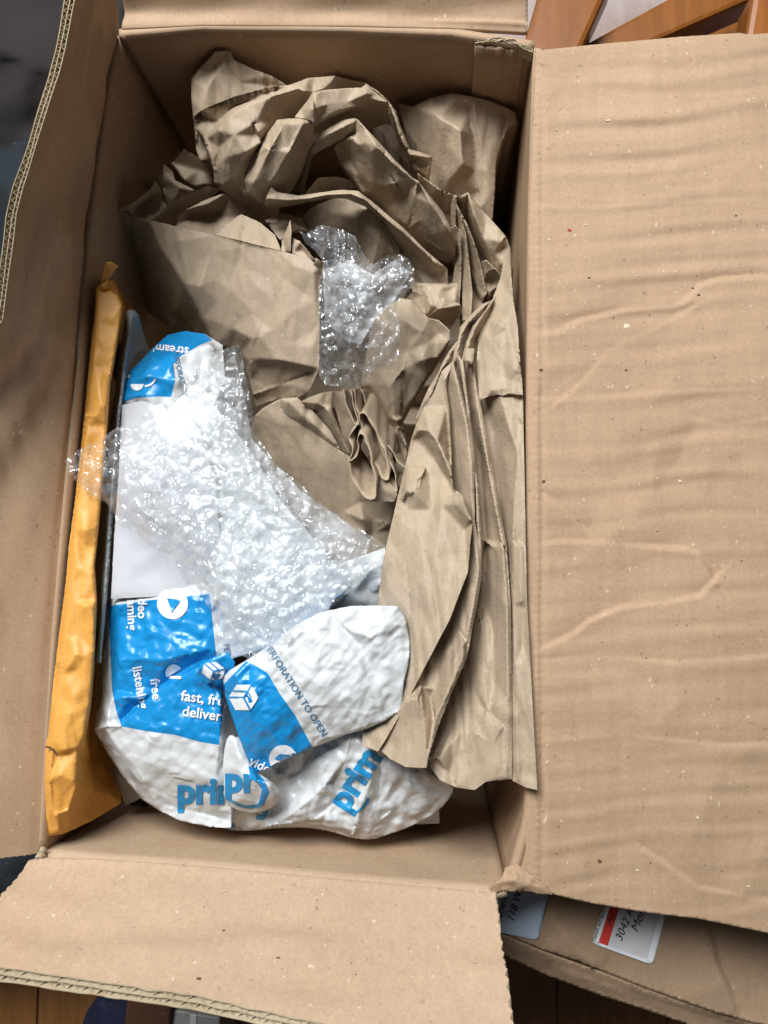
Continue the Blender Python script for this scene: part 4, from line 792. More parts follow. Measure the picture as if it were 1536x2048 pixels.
# ============================================================ GREY PLASTIC BAG
gb = thing('plastic_bag', 'grey translucent plastic bag edge wedged between the yellow envelope and the white mailer', 'bag', tuple(P(230, 850, -.1)))
sheet('bag_film', [(248, 632, -.050), (256, 620, -.046), (270, 620, -.046), (278, 632, -.050), (288, 670, -.07), (300, 700, -.085), (272, 735, -.07), (256, 752, -.05), (248, 800, -.045), (240, 870, -.040), (232, 960, -.036), (224, 1060, -.032), (218, 1150, -.03), (212, 1220, -.028), (204, 1300, -.022), (203, 1326, -.020), (188, 1324, -.022), (193, 1260, -.03), (200, 1180, -.035), (206, 1080, -.04), (208, 1000, -.045), (214, 900, -.05), (222, 830, -.055), (232, 770, -.06), (224, 742, -.062), (232, 700, -.06), (244, 680, -.055)],
      [[(262, 640, -.040), (252, 700, -.036), (244, 780, -.032), (232, 880, -.030), (222, 1000, -.028), (214, 1120, -.025), (206, 1220, -.022), (196, 1320, -.018)], [(272, 628, -.050), (262, 665, -.055), (256, 720, -.05)]], GREYBAG, gb, .0025, 20, 4, 1, thick=0, zoff=.012)
sheet('bag_film', [(205, 1060, -.04), (213, 1060, -.03), (207, 1200, -.024), (196, 1326, -.014), (189, 1324, -.016), (198, 1200, -.03)], [], GREYBAG, gb, .001, 20, 4, 1)

# ============================================================ WHITE AND BLUE MAILER
ml = thing('bubble_mailer', 'crumpled white and bright blue plastic bubble mailer under the large bubble wrap', 'mailer', tuple(P(480, 1400, -.08)))
bub = bubbles(30, .0011, 12, 5, .2, rot=.25)
_c1 = crumple(34, 1, 3, 2); _c2 = crumple(58, 1, 8, 2); _c3 = crumple(17, 1, 5, 1)
crm = lambda x, y: .0010*np.abs(_c1(x, y*1.5))+.0007*_c3(x, y)
crm2 = lambda x, y: .0030*np.abs(_c2(x*1.4+y*.4, y))+.0007*_c3(y, x)
def mail_fn(x, y): return .5*bub(x, y)+.15*crm(x, y*1.2)+.15*crm2(x, y)
# grey-white piece behind
sheet('back_panel', [(640, 1140, -.05), (700, 1120, -.05), (770, 1095, -.05), (772, 1130, -.05), (768, 1180, -.052), (760, 1225, -.055), (640, 1240, -.06)], [[(700, 1190, -.040), (740, 1140, -.04), (768, 1125, -.046)], [(730, 1180, -.05), (765, 1165, -.042)]], WHITE, ml, .003, 28, 5, 1, thick=0)
# lower crumpled panel
PC = [(440, 1480, -.045), (520, 1470, -.04), (620, 1450, -.035), (720, 1440, -.03), (800, 1500, -.04), (860, 1545, -.050), (908, 1572, -.062), (904, 1590, -.066), (880, 1620, -.072), (830, 1650, -.075), (780, 1668, -.076), (742, 1680, -.074), (700, 1676, -.07), (668, 1664, -.068), (620, 1655, -.07), (560, 1655, -.072), (500, 1662, -.076), (450, 1660, -.08), (420, 1640, -.07), (420, 1560, -.05)]
lowp = sheet('lower_panel', PC, [[(700, 1470, -.024), (690, 1520, -.030), (650, 1570, -.036), (580, 1630, -.044), (540, 1650, -.056)], [(640, 1480, -.040), (600, 1540, -.052), (560, 1600, -.058), (530, 1640, -.062)], [(740, 1505, -.028), (742, 1560, -.036), (715, 1640, -.048), (705, 1672, -.060)],
      [(760, 1520, -.044), (760, 1590, -.052), (745, 1650, -.06)], [(540, 1650, -.050), (620, 1640, -.052), (680, 1600, -.050), (662, 1560, -.044)], [(830, 1560, -.046), (790, 1570, -.050), (800, 1610, -.058), (760, 1640, -.062)], [(790, 1540, -.040), (870, 1600, -.062)], [(660, 1640, -.050), (690, 1655, -.058), (720, 1650, -.054), (742, 1672, -.068)]],
      [WHITE, BLUE], ml, .0022, 19, 3.8, 0, soft=1, fn=lambda x, y: .3*bub(x*1.1, y)+.8*crm2(x, y)+.15*crm(x, y), thick=0, skirt=.05, zoff=.014)
# left main panel
PA = [(250, 770, -.040), (300, 755, -.030), (350, 765, -.026), (420, 800, -.022), (500, 900, -.022), (560, 1000, -.020), (640, 1090, -.022), (690, 1150, -.026), (650, 1240, -.026), (560, 1290, -.022), (470, 1316, -.018), (445, 1330, -.016), (446, 1380, -.014), (448, 1440, -.012), (452, 1490, -.014), (462, 1540, -.018), (462, 1600, -.026), (462, 1656, -.032), (420, 1654, -.034), (360, 1642, -.036), (320, 1622, -.038), (285, 1600, -.040), (250, 1560, -.044), (222, 1518, -.040), (200, 1480, -.034), (187, 1460, -.030), (190, 1435, -.026), (204, 1395, -.026), (206, 1330, -.028), (213, 1240, -.030), (217, 1190, -.032), (225, 1080, -.034), (232, 950, -.038), (240, 850, -.040)]
blueA = [(217, 1212), (300, 1200), (420, 1188), (424, 1230), (430, 1290), (436, 1330), (452, 1380), (444, 1440), (438, 1490), (400, 1484), (350, 1470), (290, 1462), (243, 1453), (232, 1420), (224, 1380), (221, 1310)]
leftp = sheet('front_panel', PA, [[(242, 1452, -.010), (270, 1425, -.008), (300, 1400, -.006), (345, 1365, -.004), (390, 1338, -.002), (446, 1330, -.002)], [(246, 1438, -.022), (275, 1408, -.022), (310, 1382, -.020), (350, 1350, -.018), (400, 1322, -.016)],
      [(190, 1458, -.018), (215, 1452, -.012), (242, 1452, -.008)], [(225, 1400, -.014), (245, 1395, -.010), (290, 1395, -.014)], [(300, 1455, -.004), (288, 1520, -.010), (285, 1560, -.020)], [(212, 1456, -.016), (240, 1500, -.016), (290, 1570, -.026), (380, 1620, -.034), (455, 1640, -.038)],
      [(240, 1210, -.016), (330, 1196, -.010), (430, 1190, -.008)], [(240, 1320, -.012), (330, 1320, -.004), (410, 1300, -.006)], [(232, 1240, -.022), (232, 1380, -.018)], [(440, 1390, -.004), (440, 1480, -.004), (430, 1560, -.010), (436, 1620, -.028)]],
      [WHITE, BLUE], ml, .0010, 19, 3.8, 0, regions=[(blueA, 1)], fn=mail_fn, thick=0, skirt=.04)
# top blue end
topb = sheet('top_end', [(246, 808, -.034), (247, 780, -.034), (252, 762, -.036), (258, 745, -.040), (285, 718, -.046), (310, 692, -.052), (335, 670, -.056), (370, 662, -.06), (410, 668, -.06), (445, 690, -.055), (450, 760, -.040), (420, 830, -.030), (350, 860, -.024), (300, 860, -.024), (244, 880, -.032)],
      [[(258, 745, -.034), (300, 735, -.020), (345, 722, -.020), (380, 705, -.032), (420, 690, -.04)], [(345, 722, -.020), (350, 760, -.016), (346, 792, -.020)], [(262, 760, -.026), (290, 752, -.016), (325, 757, -.014), (345, 775, -.018)], [(247, 800, -.026), (290, 788, -.018), (346, 792, -.020)]],
      [WHITE, BLUE, PRINT_W], ml, .0025, 26, 4, 1, regions=[([(240, 806), (270, 796), (320, 793), (343, 794), (350, 760), (346, 730), (362, 712), (400, 690), (425, 680), (400, 660), (330, 660), (240, 740)], 1)], thick=0, fn=lambda x, y: .4*bub(x, y)+.8*crm(x, y))
# folded right-hand tongue, lying over
PB = [(446, 1355, -.006), (460, 1340, -.002), (490, 1322, .000), (540, 1290, .000), (590, 1250, .000), (640, 1225, .000), (700, 1212, .000), (750, 1211, .000), (795, 1212, -.002), (812, 1238, -.006), (820, 1290, -.006), (817, 1330, -.004), (808, 1365, -.002), (803, 1420, -.006), (770, 1442, -.008), (735, 1457, -.010), (690, 1470, -.012), (640, 1490, -.014), (600, 1506, -.014), (560, 1525, -.014), (530, 1540, -.016), (508, 1546, -.018), (494, 1515, -.014), (478, 1475, -.010), (462, 1430, -.008), (450, 1390, -.008)]
blueB = [(446, 1370), (470, 1345), (492, 1322), (512, 1332), (535, 1346), (560, 1388), (590, 1430), (626, 1496), (600, 1512), (560, 1530), (508, 1552), (488, 1515), (468, 1465), (450, 1410)]
rightp = sheet('folded_panel', PB, [[(470, 1350, .004), (500, 1400, .006), (540, 1460, .002), (570, 1520, -.008)], [(640, 1240, .006), (700, 1300, .008), (740, 1370, .006), (772, 1440, -.004)], [(660, 1228, .002), (720, 1290, .001), (760, 1370, .000), (785, 1425, -.006)], [(560, 1300, .008), (640, 1370, .010), (680, 1400, .006), (730, 1455, -.006)], [(700, 1260, .006), (740, 1275, .010), (790, 1262, .002)], [(730, 1240, .004), (770, 1250, .008), (812, 1245, -.004)], [(548, 1330, .008), (590, 1400, .006), (640, 1480, -.008)], [(770, 1330, .004), (810, 1350, -.002)]],
      [WHITE, BLUE], ml, .0012, 20, 3.8, 0, regions=[(blueB, 1)], thick=0, zoff=.010, fn=lambda x, y: .0007*np.abs(_c1((x*.62+y*.78)*2.0, (-x*.78+y*.62)*.5))+.2*bub(x*.9, y)+.6*crm2(x*.8+y*.5, y*.45-x*.25)+.08*crm(x, y), skirt=.03)
# the little twisted corner with the carton mark
knot = sheet('twisted_corner', [(392, 1350, .004), (400, 1330, .008), (425, 1315, .010), (455, 1304, .010), (470, 1325, .010), (466, 1345, .006), (455, 1352, .004), (445, 1362, .004), (432, 1358, .006), (415, 1368, .004), (405, 1360, .002)], [[(400, 1335, .010), (430, 1350, .012), (450, 1352, .006)], [(425, 1316, .012), (445, 1335, .008), (466, 1340, .008)]], [BLUE], ml, .0015, 18, 3.5, 1, thick=0)
# centre crumple with the second word
cent = sheet('crumpled_panel', [(452, 1480, -.010), (462, 1468, -.008), (478, 1480, -.006), (492, 1512, -.006), (510, 1544, -.008), (540, 1560, -.010), (560, 1580, -.012), (556, 1605, -.018), (535, 1620, -.024), (512, 1626, -.028), (480, 1622, -.028), (458, 1612, -.026), (446, 1590, -.020), (445, 1530, -.012)],
      [[(470, 1482, -.002), (478, 1540, -.002), (476, 1600, -.012)], [(495, 1520, -.002), (515, 1560, .000), (530, 1585, -.004), (522, 1612, -.014)], [(512, 1560, .002), (540, 1568, .000), (550, 1590, -.008)], [(520, 1590, -.008), (545, 1600, -.010)]],
      [WHITE, BLUE], ml, .003, 22, 4, 1, soft=1, fn=lambda x, y: .8*crm(x, y), regions=[([(496, 1530), (512, 1540), (528, 1560), (540, 1585), (528, 1608), (514, 1616), (520, 1595), (524, 1580), (512, 1562), (500, 1550)], 1)], thick=0)

# ---- print on the mailer: lettering projected along the surface it lies on
def decal(name, sf, prims, mat, parent, lift=.0011):
    """prims: triangles in pixel space, refined and laid on the surface"""
    bm = bmesh.new()
    for tri in prims:
        vs = [bm.verts.new((p[0], p[1], 0)) for p in tri]
        try: bm.faces.new(vs)
        except ValueError: pass
    bmesh.ops.remove_doubles(bm, verts=bm.verts, dist=.01)
    for _ in range(3):
        lo = [e for e in bm.edges if e.calc_length() > 4]
        if not lo: break
        bmesh.ops.subdivide_edges(bm, edges=lo, cuts=1)
    bmesh.ops.triangulate(bm, faces=bm.faces)
    bv = SURF[sf.name] if not isinstance(sf, BVHTree) else sf; dead = []
    cv = Vector(CAM)
    for v in bm.verts:
        d = ray(v.co.x, v.co.y); h = bv.ray_cast(cv, d)
        if h[0] is None: dead.append(v)
        else: v.co = h[0]-d*lift
    bmesh.ops.delete(bm, geom=dead, context='VERTS')
    me = bpy.data.meshes.new(name); bm.to_mesh(me); bm.free()
    ws = [tuple(v.co) for v in me.vertices]; fs = [tuple(p.vertices) for p in me.polygons]
    bpy.data.meshes.remove(me)
    if not fs: return None
    a = np.array(ws); f2 = []
    for f in fs:
        n = np.cross(a[f[1]]-a[f[0]], a[f[2]]-a[f[0]]); f2.append(f if n.dot(CAM-a[f[0]]) > 0 else f[::-1])
    return link(name, ws, f2, mat, parent, True)
def text_tris(s, x, y, size, ang, bold=.02, sx=1.0, shear=0, mirror=False):
    """(x, y): left end of the baseline; ang: direction of writing, degrees clockwise in the picture"""
    cu = bpy.data.curves.new('t', 'FONT'); cu.body = s; cu.size = 1.0; cu.offset = bold; cu.resolution_u = 3; cu.shear = shear
    o = bpy.data.objects.new('t', cu); C.objects.link(o)
    dg = bpy.context.evaluated_depsgraph_get(); me = o.evaluated_get(dg).to_mesh(); me.calc_loop_triangles()
    vs = [(v.co.x, v.co.y) for v in me.vertices]; ts = [tuple(t.vertices) for t in me.loop_triangles]
    o.evaluated_get(dg).to_mesh_clear(); bpy.data.objects.remove(o); bpy.data.curves.remove(cu)
    ca, sa = math.cos(R(ang)), math.sin(R(ang)); out = []
    for t in ts:
        tri = []
        for i in t:
            u, v = vs[i][0]*size*sx, -vs[i][1]*size
            if mirror: u = -u
            tri.append((x+u*ca-v*sa, y+u*sa+v*ca))
        out.append(tri)
    return out
def disc(cx, cy, r, a0=0, a1=360, n=24):
    return [[(cx, cy), (cx+r*math.cos(R(a0+(a1-a0)*i/n)), cy+r*math.sin(R(a0+(a1-a0)*i/n))), (cx+r*math.cos(R(a0+(a1-a0)*(i+1)/n)), cy+r*math.sin(R(a0+(a1-a0)*(i+1)/n)))] for i in range(n)]
def poly(pts): return [[pts[0], pts[i], pts[i+1]] for i in range(1, len(pts)-1)]
def stroke(pts, w0, w1=None):
    w1 = w0 if w1 is None else w1; out = []; n = len(pts); L = []; 
    for i, p in enumerate(pts):
        a = pts[max(0, i-1)]; b = pts[min(n-1, i+1)]; dx, dy = b[0]-a[0], b[1]-a[1]; l = math.hypot(dx, dy) or 1
        w = (w0+(w1-w0)*i/(n-1))/2; L.append(((p[0]-dy/l*w, p[1]+dx/l*w), (p[0]+dy/l*w, p[1]-dx/l*w)))
    for i in range(n-1): out += [[L[i][0], L[i+1][0], L[i+1][1]], [L[i][0], L[i+1][1], L[i][1]]]
    return out
def arc(cx, cy, r, a0, a1, n=14, ry=None): return [(cx+r*math.cos(R(a0+(a1-a0)*i/n)), cy+(ry or r)*math.sin(R(a0+(a1-a0)*i/n))) for i in range(n+1)]
T = text_tris
decal('lettering', leftp, T('video', 277, 1180, 26, 91), PRINT_W, ml)
decal('lettering', leftp, T('streaming', 253, 1158, 26, 88), PRINT_W, ml)
decal('lettering', leftp, T('listening', 265, 1334, 26, 80), PRINT_W, ml)
decal('lettering', leftp, T('free', 301, 1358, 26, 84), PRINT_W, ml)
decal('lettering', leftp, T('fast, free', 361, 1400, 29, 8)+T('delivery', 363, 1431, 29, 8), PRINT_W, ml, .0013)
decal('lettering', leftp, T('prime', 354, 1606, 72, 0, .045), PRINT_B, ml)
decal('play_mark', leftp, disc(345, 1207, 31), PRINT_W, ml)
decal('play_mark', leftp, poly([(334, 1196), (362, 1200), (343, 1226)]), BLUE, ml, .0018)
decal('disc_mark', leftp, disc(348, 1346, 17, 150, 330)+poly([(338, 1352), (362, 1352), (362, 1358), (338, 1357)]), PRINT_W, ml)
decal('lettering', leftp, T('PERFORATION', 446, 1288, 17, 80, .004), PRINT_G, ml)
decal('lettering', rightp, T('PERFORATION TO OPEN', 527, 1290, 19.5, 57.5, .004), PRINT_G, ml, .0008)
decal('lettering', rightp, T('video', 497, 1528, 26, 27), PRINT_W, ml)
decal('play_mark', rightp, disc(566, 1518, 28), PRINT_W, ml)
decal('play_mark', rightp, poly([(548, 1518), (560, 1508), (580, 1510), (576, 1520), (566, 1524)]), BLUE, ml, .0018)
def carton(sf, cx, cy, s, a, parent, flat=1.0):
    ca, sa = math.cos(R(a)), math.sin(R(a)); q = lambda u, v: (cx+(u*ca-v*flat*sa)*s, cy+(u*sa+v*flat*ca)*s)
    decal('carton_mark', sf, poly([q(0, -1), q(.9, -.5), q(.9, .5), q(0, 1), q(-.9, .5), q(-.9, -.5)]), PRINT_W, parent, .0011)
    decal('carton_mark', sf, stroke([q(-.9, -.5), q(0, 0), q(.9, -.5)], s*.12)+stroke([q(0, 0), q(0, 1)], s*.12)+stroke([q(-.45, -.75), q(.45, -.25), q(.45, .15)], s*.10), BLUE, parent, .0018)
carton(rightp, 487, 1395, 29, -28, ml)
carton(knot, 427, 1342, 24, 15, ml, .8)
decal('lettering', cent, T('pr', 449, 1583, 72, 0, .045), PRINT_B, ml)
decal('smile_mark', cent, stroke(arc(498, 1580, 46, 140, 50, 14, 34), 4, 8), PRINT_B, ml)
decal('lettering', lowp, T('prim', 692, 1624, 70, -57, .045), PRINT_B, ml)
decal('smile_mark', lowp, stroke(arc(690, 1580, 50, 75, 20, 12), 3, 8), PRINT_B, ml)
decal('lettering', lowp, T('e', 446, 1670, 55, -10, .02), PRINT_B, ml)
decal('smile_mark', lowp, stroke([(512, 1634), (525, 1636), (534, 1624)], 9), PRINT_B, ml)
decal('lettering', topb, T('streaming', 378, 695, 24, 186), PRINT_W, ml)
decal('lettering', topb, T('PERFORATION', 345, 700, 15, 78, .004), PRINT_G, ml)
decal('play_mark', topb, disc(274, 768, 13, 0, 180)+stroke(arc(290, 750, 22, 20, 90), 3, 4)+disc(256, 752, 4), PRINT_W, ml)
# shipping-label paper behind the wrap
lab = sheet('shipping_label', [(222, 1198, .0), (228, 1080, .0), (238, 940, -.002), (244, 810, -.010), (300, 798, -.008), (346, 794, -.008), (400, 860, .0), (430, 960, .002), (440, 1080, .004), (420, 1186, .004), (330, 1192, .004)], [[(246, 820, -.006), (242, 1000, .001), (232, 1190, .002)], [(300, 800, -.004), (330, 1000, .004), (340, 1190, .005)]], plastic('glossy_label', (.50, .50, .52), .3, .5, .0006), ml, .0012, 60, 7, 1, zoff=-.016, thick=0)

# ============================================================ BUBBLE WRAP
bw = thing('bubble_wrap', 'large crumpled clear bubble wrap sheet lying over the blue and white mailer', 'bubble wrap', tuple(P(450, 1000, .01)))
OW = [(130, 921, .020), (159, 898, .018), (191, 885, .016), (232, 857, .012), (291, 830, .012), (328, 809, .012), (355, 782, .010), (383, 748, .012), (419, 718, .016), (460, 693, .016), (478, 690, .014), (485, 718, .010), (496, 778, .006), (508, 832, .002), (506, 864, .000), (524, 887, -.004), (556, 932, -.004), (601, 969, -.004), (647, 1010, -.004), (692, 1042, -.004), (738, 1069, -.002), (773, 1092, .004), (768, 1103, .002), (738, 1124, .006), (733, 1151, .006), (692, 1188, .008), (651, 1224, .010), (600, 1265, .012), (562, 1302, .014), (545, 1325, .012), (520, 1338, .014), (505, 1325, .012), (470, 1300, .012), (440, 1290, .010), (428, 1235, .008), (405, 1195, .008), (380, 1182, .008), (362, 1150, .010), (345, 1110, .010), (300, 1095, .010), (270, 1060, .008), (238, 1052, .008), (226, 1025, .008), (212, 1003, .008), (196, 1000, .010), (155, 965, .016), (138, 945, .020)]
LW = [[(370, 790, .020), (420, 880, .028), (480, 960, .026), (560, 1030, .020), (660, 1060, .014), (760, 1092, .010)], [(400, 760, .014), (450, 860, .010), (510, 930, .006), (600, 1000, .004), (740, 1080, .004)],
      [(300, 860, .026), (350, 980, .034), (400, 1100, .034), (470, 1230, .026)], [(480, 1000, .018), (560, 1090, .018), (600, 1180, .018), (580, 1270, .016)], [(230, 880, .022), (250, 960, .026), (300, 1060, .022)], [(430, 720, .026), (460, 800, .018), (500, 870, .006)], [(560, 1080, .012), (660, 1130, .016), (700, 1160, .012)], [(190, 890, .026), (205, 940, .018), (215, 990, .016)]]
bubw = bubbles(29, .0034, 14, 11, .9, rot=.5); crw = crumple(38, .0048, 12, 2); jit = snoise(21, 30, 60)
def wrap_fn(x, y): return .85*bubw(x+5*np.sin(y/37), y+5*np.sin(x/29))+crw(x, y)
sheet('film', OW, LW, WRAP, bw, .0022, 30, 2.7, 2, soft=0, fn=wrap_fn, thick=0, jag=1.6)
inner = [(250, 870, .010), (330, 822, .010), (400, 760, .010), (470, 710, .008), (490, 800, .004), (505, 880, .000), (600, 980, -.005), (740, 1080, -.003), (725, 1150, .003), (640, 1225, .006), (555, 1295, .010), (520, 1325, .010), (490, 1290, .009), (455, 1240, .009), (425, 1180, .008), (390, 1120, .008), (340, 1060, .008), (280, 1020, .006), (250, 960, .006)]
sheet('folded_film', inner, [[(380, 800, .010), (450, 900, .014), (520, 990, .012), (640, 1060, .006)], [(330, 900, .012), (400, 1050, .018), (470, 1200, .014)], [(500, 1030, .006), (590, 1160, .008)]], WRAP_IN, bw, .002, 40, 4, 2, fn=lambda x, y: .3*bubw(x+9, y+5)+.3*crw(y, x), thick=0, jag=1.2, zoff=-.004)

sb = thing('bubble_wrap', 'small crumpled scrap of clear bubble wrap on the brown paper, centre of the box', 'bubble wrap', tuple(P(710, 620, -.03)))
OS = [(598, 462, -.030), (612, 468, -.028), (640, 450, -.024), (660, 452, -.024), (690, 462, -.024), (712, 474, -.022), (722, 500, -.020), (740, 528, -.018), (752, 526, -.016), (772, 512, -.012), (800, 508, -.010), (818, 520, -.010), (830, 545, -.010), (824, 572, -.012), (800, 598, -.018), (793, 615, -.020), (800, 655, -.022), (800, 700, -.026), (795, 720, -.028), (768, 735, -.030), (744, 742, -.032), (738, 765, -.036), (712, 780, -.038), (680, 774, -.038), (650, 770, -.036), (638, 752, -.034), (637, 700, -.030), (638, 600, -.022), (640, 556, -.020), (648, 525, -.022), (630, 500, -.026), (612, 488, -.030)]
LS = [[(650, 540, -.004), (690, 600, .002), (710, 660, -.002), (720, 685, -.014)], [(740, 545, -.002), (770, 570, .002), (790, 560, .000)], [(660, 480, -.016), (700, 520, -.010), (730, 560, -.010), (745, 600, -.012)], [(650, 690, -.022), (700, 700, -.012), (790, 690, -.018)], [(690, 600, .002), (760, 590, .000), (780, 600, -.010)], [(645, 720, -.028), (700, 740, -.022), (740, 745, -.028)]]
bubs = bubbles(28, .0034, 13.5, 17, .8, rot=.2)
sheet('film', OS, LS, WRAP, sb, .0030, 20, 2.6, 2, fn=lambda x, y: .8*bubs(x+4*np.sin(y/31), y)+crw(x*1.2, y*1.2), thick=0, jag=1.6)
sheet('folded_film', [(645, 540, -.026), (700, 520, -.020), (745, 550, -.016), (790, 520, -.014), (822, 545, -.014), (790, 600, -.02), (750, 640, -.020), (720, 690, -.022), (690, 680, -.024), (650, 640, -.026)], [[(690, 560, -.010), (700, 640, -.010)], [(740, 580, -.012), (790, 550, -.010)]], WRAP_IN, sb, .003, 26, 3.5, 2, fn=lambda x, y: .4*bubs(x+7, y), thick=0, jag=1.2)

# ============================================================ small things in the bottom gap
wb = thing('small_white_box', 'corner of a small white carton under the mailer near the front right corner', 'carton', tuple(P(850, 1620, -.11)))
def boxmesh(c, top):   # c: four px corners, z top, z bottom
    A = [P(x, y, top[0]) for x, y in c]; V = [tuple(p) for p in A]+[(p[0], p[1], top[1]) for p in A]
    return V, [(3, 2, 1, 0), (4, 5, 6, 7), (0, 1, 5, 4), (1, 2, 6, 5), (2, 3, 7, 6), (3, 0, 4, 7)]
def bevel(o, w_=.0015, seg=2):
    md = o.modifiers.new('bevel', 'BEVEL'); md.width = w_; md.segments = seg; return o
V, Fc = boxmesh([(700, 1540), (872, 1530), (880, 1648), (705, 1655)], (-.105, -.17)); bevel(link('carton_body', V, Fc, WHITE, wb, False))
V, Fc = boxmesh([(838, 1532), (866, 1531), (871, 1600), (843, 1602)], (-.1040, -.1055)); link('tape', V, Fc, PRINT_W, wb, False)
ct = thing('clear_bag', 'dull clear plastic bag corner poking out beside the foot of the yellow envelope', 'bag', tuple(P(245, 1600, -.1)))
sheet('bag_film', [(225, 1500, -.07), (262, 1570, -.07), (285, 1595, -.075), (262, 1606, -.08), (250, 1612, -.085), (238, 1580, -.08), (222, 1540, -.075)], [[(235, 1560, -.07), (250, 1605, -.08)]], fibre_mat('dull_bag', (.22, .18, .14), (.15, .12, .09), .3, .1, .0003, .6), ct, .001, 20, 4, 1)
sc = thing('shredded_paper', 'dark shredded paper strips deep in the gap by the front wall', 'packing paper', tuple(P(300, 1630, -.15)))
rngs = np.random.default_rng(44)
SH = fibre_mat('dark_shred', (.12, .09, .06), (.07, .05, .035), .8, .2)
for k in range(16):
    x0 = 262+k*6.5+rngs.uniform(-3, 3); y0 = 1600+rngs.uniform(-6, 6); pts = [(x0+rngs.uniform(-3, 3)+4*math.sin(j*1.3+k), y0+j*9, -.13+rngs.uniform(-.008, .008)-j*.002) for j in range(6)]
    ribbon('strip', pts, .004, SH, sc, (.001, 0), False, 1)

# ============================================================ SURROUNDINGS
def slab(name, c, top, mat, parent=None, label=None, bv=.002):
    V, Fc = boxmesh(c, top); o = link(name, V, Fc, mat, parent, False, None, label)
    me = o.data; bm = bmesh.new(); bm.from_mesh(me); bmesh.ops.recalc_face_normals(bm, faces=bm.faces); bm.to_mesh(me); bm.free()
    return bevel(o, bv)
# floor
V = [(-3, -3, -.43), (3, -3, -.43), (3, 3, -.43), (-3, 3, -.43)]
fl = link('floor', V, [(0, 1, 2, 3)], WOOD_FL, None, False); fl['kind'] = 'structure'
for i in range(14):
    x = -.9+i*.13
    o = link('floorboard', [(x, -1.2, -.4295), (x+.127, -1.2, -.4295), (x+.127, 1.3, -.4295), (x, 1.3, -.4295), (x, -1.2, -.425), (x+.127, -1.2, -.425), (x+.127, 1.3, -.425), (x, 1.3, -.425)], [(4, 5, 6, 7), (0, 1, 5, 4), (2, 3, 7, 6), (1, 2, 6, 5), (3, 0, 4, 7)], WOOD_FL, fl, False)
rug = sheet('rug', [(900, -220, -.41), (1800, -220, -.41), (1800, 260, -.41), (900, 260, -.41)], [], RUG, None, .004, 30, 10, 1, thick=.006)
tag(rug, 'mottled pinkish white rug on the floor beyond the box, top right', 'rug')
ch = thing('wooden_chair', 'varnished orange wood chair frame lying behind the box, top right', 'chair', tuple(P(1200, 20, -.3)))
slab('leg', [(1090, -60), (1235, -60), (1158, 110), (1040, 110)], (-.20, -.25), WOOD_CH, ch, None, .006)
slab('rail', [(1500, -95), (1610, -50), (1250, 108), (1130, 108)], (-.24, -.28), WOOD_CH, ch, None, .005)
slab('leg', [(1510, -30), (1640, -40), (1640, 90), (1490, 90), (1472, 45)][:4], (-.19, -.24), wood_mat('dark_orange_wood', (.30, .10, .02), (.20, .065, .012), (6, .8, 6)), ch, None, .006)
slab('seat_board', [(1400, 0), (1560, -60), (1580, 100), (1290, 100)], (-.34, -.36), WOOD_CH, ch, None, .004)
# dark bag and blue cloth on the left
dk = thing('dark_coat', 'dark brown cloth heap in shadow left of the box', 'coat', tuple(P(0, 150, -.35)))
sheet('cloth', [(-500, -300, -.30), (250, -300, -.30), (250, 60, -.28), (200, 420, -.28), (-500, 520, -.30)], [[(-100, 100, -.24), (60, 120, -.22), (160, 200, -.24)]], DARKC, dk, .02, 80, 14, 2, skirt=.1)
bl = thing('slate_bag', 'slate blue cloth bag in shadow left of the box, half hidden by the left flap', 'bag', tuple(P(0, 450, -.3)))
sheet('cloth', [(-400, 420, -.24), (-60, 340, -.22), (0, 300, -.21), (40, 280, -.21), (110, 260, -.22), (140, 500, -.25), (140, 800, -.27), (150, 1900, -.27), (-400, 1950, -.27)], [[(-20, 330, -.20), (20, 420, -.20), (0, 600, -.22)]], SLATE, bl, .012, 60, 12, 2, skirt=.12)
nv = thing('navy_cloth', 'navy blue curved cloth below the front flap at the bottom left', 'cloth', tuple(P(200, 2030, -.35)))
sheet('cloth', [(150, 2130, -.3), (160, 2060, -.3), (175, 2020, -.3), (200, 1985, -.3), (250, 1980, -.3), (300, 1990, -.29), (260, 2040, -.28), (250, 2130, -.28)], [[(200, 2000, -.27), (205, 2060, -.27), (200, 2120, -.27)]], NAVY, nv, .004, 30, 8, 2, skirt=.06)
tin = thing('dark_crate', 'dark brown wooden crate edge peeping out below the front flap', 'crate', tuple(P(300, 2040, -.3)))
slab('side_board', [(255, 1990), (345, 1995), (330, 2110), (240, 2110)], (-.26, -.40), fibre_mat('brown_board', (.10, .045, .02), (.07, .03, .015), .6), tin)
jar = thing('plastic_tub', 'pale clear plastic tub just visible below the front flap edge', 'tub', tuple(P(360, 2060, -.3)))
slab('tub_wall', [(322, 2015), (440, 2035), (430, 2130), (318, 2130)], (-.27, -.36), plastic('dull_tub', (.30, .29, .27), .3), jar)
slab('tub_rim', [(380, 2028), (394, 2030), (388, 2130), (374, 2130)], (-.268, -.272), plastic('tub_rim', (.55, .55, .52), .3), jar, None, .001)
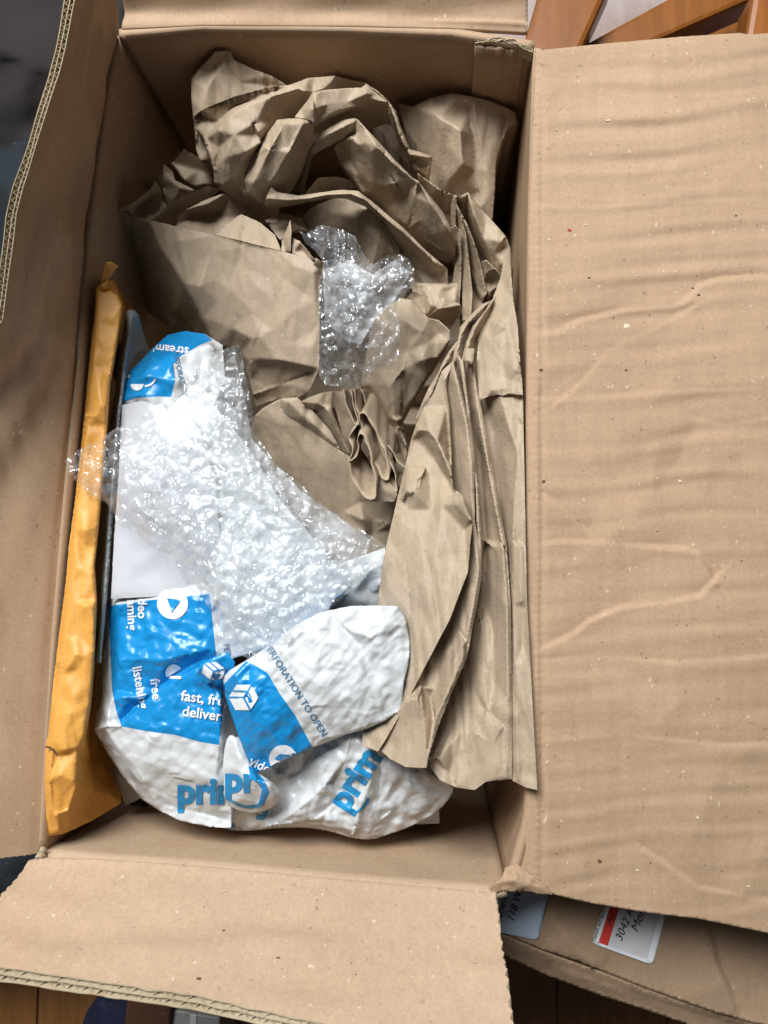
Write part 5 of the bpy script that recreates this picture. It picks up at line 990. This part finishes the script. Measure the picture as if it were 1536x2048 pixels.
# second box, lower right, under the right flap
b2 = thing('closed_carton', 'shaded brown carton with two address stickers lying under the right flap', 'box', tuple(P(1250, 1950, -0.1450)))
top2 = [(940, 1768, -0.0750), (1052, 1756, -0.0750), (1062, 1700, -0.0750), (1400, 1720, -0.0750), (1800, 1750, -0.0750), (1800, 2180, -0.0750), (1620, 2080, -0.0800), (1536, 2052, -0.0800), (1440, 2028, -0.0800), (1360, 2000, -0.0800), (1290, 1975, -0.0810), (1200, 1940, -0.0820), (1085, 1900, -0.0810), (1010, 1868, -0.0810), (940, 1845, -0.0810)]
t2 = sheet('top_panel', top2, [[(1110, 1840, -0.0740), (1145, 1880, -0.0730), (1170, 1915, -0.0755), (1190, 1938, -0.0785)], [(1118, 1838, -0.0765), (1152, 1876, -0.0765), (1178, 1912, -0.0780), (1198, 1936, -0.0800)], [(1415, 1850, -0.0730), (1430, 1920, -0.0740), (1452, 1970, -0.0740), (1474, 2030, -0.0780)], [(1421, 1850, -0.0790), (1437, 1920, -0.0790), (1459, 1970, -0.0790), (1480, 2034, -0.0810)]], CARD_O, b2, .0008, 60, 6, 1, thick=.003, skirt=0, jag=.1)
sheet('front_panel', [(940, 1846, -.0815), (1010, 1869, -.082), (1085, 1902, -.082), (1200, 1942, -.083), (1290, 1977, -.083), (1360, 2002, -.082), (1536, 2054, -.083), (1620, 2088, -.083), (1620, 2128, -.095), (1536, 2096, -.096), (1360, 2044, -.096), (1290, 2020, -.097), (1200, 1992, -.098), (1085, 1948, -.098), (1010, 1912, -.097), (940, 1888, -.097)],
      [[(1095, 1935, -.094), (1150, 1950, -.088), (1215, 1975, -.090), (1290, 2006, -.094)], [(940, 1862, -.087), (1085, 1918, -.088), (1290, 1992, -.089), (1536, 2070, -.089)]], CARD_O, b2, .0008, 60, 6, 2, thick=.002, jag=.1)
V = [tuple(P(x, y, -0.0850)) for x, y in [(960, 1775), (1060, 1762), (1068, 1710), (1800, 1760), (1800, 2180), (1536, 2046), (1300, 1962), (960, 1838)]]
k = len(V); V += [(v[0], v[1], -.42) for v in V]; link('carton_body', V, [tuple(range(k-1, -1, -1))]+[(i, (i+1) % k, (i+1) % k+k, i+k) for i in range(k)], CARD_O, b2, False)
def sticker(corners, mat, name, label):
    (x0, y0), (x1, y1), (x2, y2), (x3, y3) = corners   # A, B, C, D in order
    def at(u, v): return ((x0*(1-u)+x1*u)*(1-v)+(x3*(1-u)+x2*u)*v, (y0*(1-u)+y1*u)*(1-v)+(y3*(1-u)+y2*u)*v)
    r = .09; out = []
    for cx_, cy_, a in ((1-r, r, -90), (1-r, 1-r, 0), (r, 1-r, 90), (r, r, 180)):
        for i in range(5): an = R(a+i*22.5); out.append(at(cx_+r*math.cos(an), cy_+r*math.sin(an)))
    c = at(.5, .5); tris = [[c, out[i], out[(i+1) % len(out)]] for i in range(len(out))]
    o = decal(name, t2, tris, mat, b2, .0022)
    if label: o['label'] = label
    return at
# right sticker: upright axis runs up-right; u along writing direction
at1 = sticker([(1183, 1886), (1211, 1800), (1334, 1822), (1305, 1930)], LBL, 'address_sticker', 'white address sticker with a red strip and black handwriting')
def quad(at, u0, v0, u1, v1): return [[at(u0, v0), at(u1, v0), at(u1, v1)], [at(u0, v0), at(u1, v1), at(u0, v1)]]
# in this sticker u runs from lower left to upper left (along the writing), v from left to right
decal('red_strip', t2, quad(at1, .06, .10, 1.0, .25), RED, b2, .0028)
decal('white_border', t2, quad(at1, .05, .02, 1.0, .10)+quad(at1, .05, .90, 1.0, .98)+quad(at1, .0, .12, .06, .9), PRINT_W, b2, .0026)
decal('lettering', t2, T('Detach and apply to', 1190, 1883, 9.5, -72, .01), INK, b2, .0032)
decal('handwriting', t2, T('An', 1222, 1852, 19, -66, .0, 1, .4)+T('3042 A', 1243, 1884, 23, -68, .0, 1, .3)+T('Mont', 1275, 1866, 25, -68, .0, 1, .35), INK, b2, .0032)
at2 = sticker([(986, 1862), (1008, 1740), (1100, 1776), (1075, 1880)], LBL_B, 'address_sticker', 'pale blue address sticker with black handwriting')
decal('navy_strip', t2, poly([(985, 1775), (1002, 1775), (994, 1812), (985, 1812)]), INKB, b2, .0028)
decal('handwriting', t2, T('Sheila S', 1003, 1838, 22, -74, .0, 1, .35)+T('118 Wand', 1027, 1846, 22, -74, .0, 1, .35), INK, b2, .0032)
decal('lettering', t2, T('............................', 1077, 1862, 12, -74), PRINT_G, b2, .003)
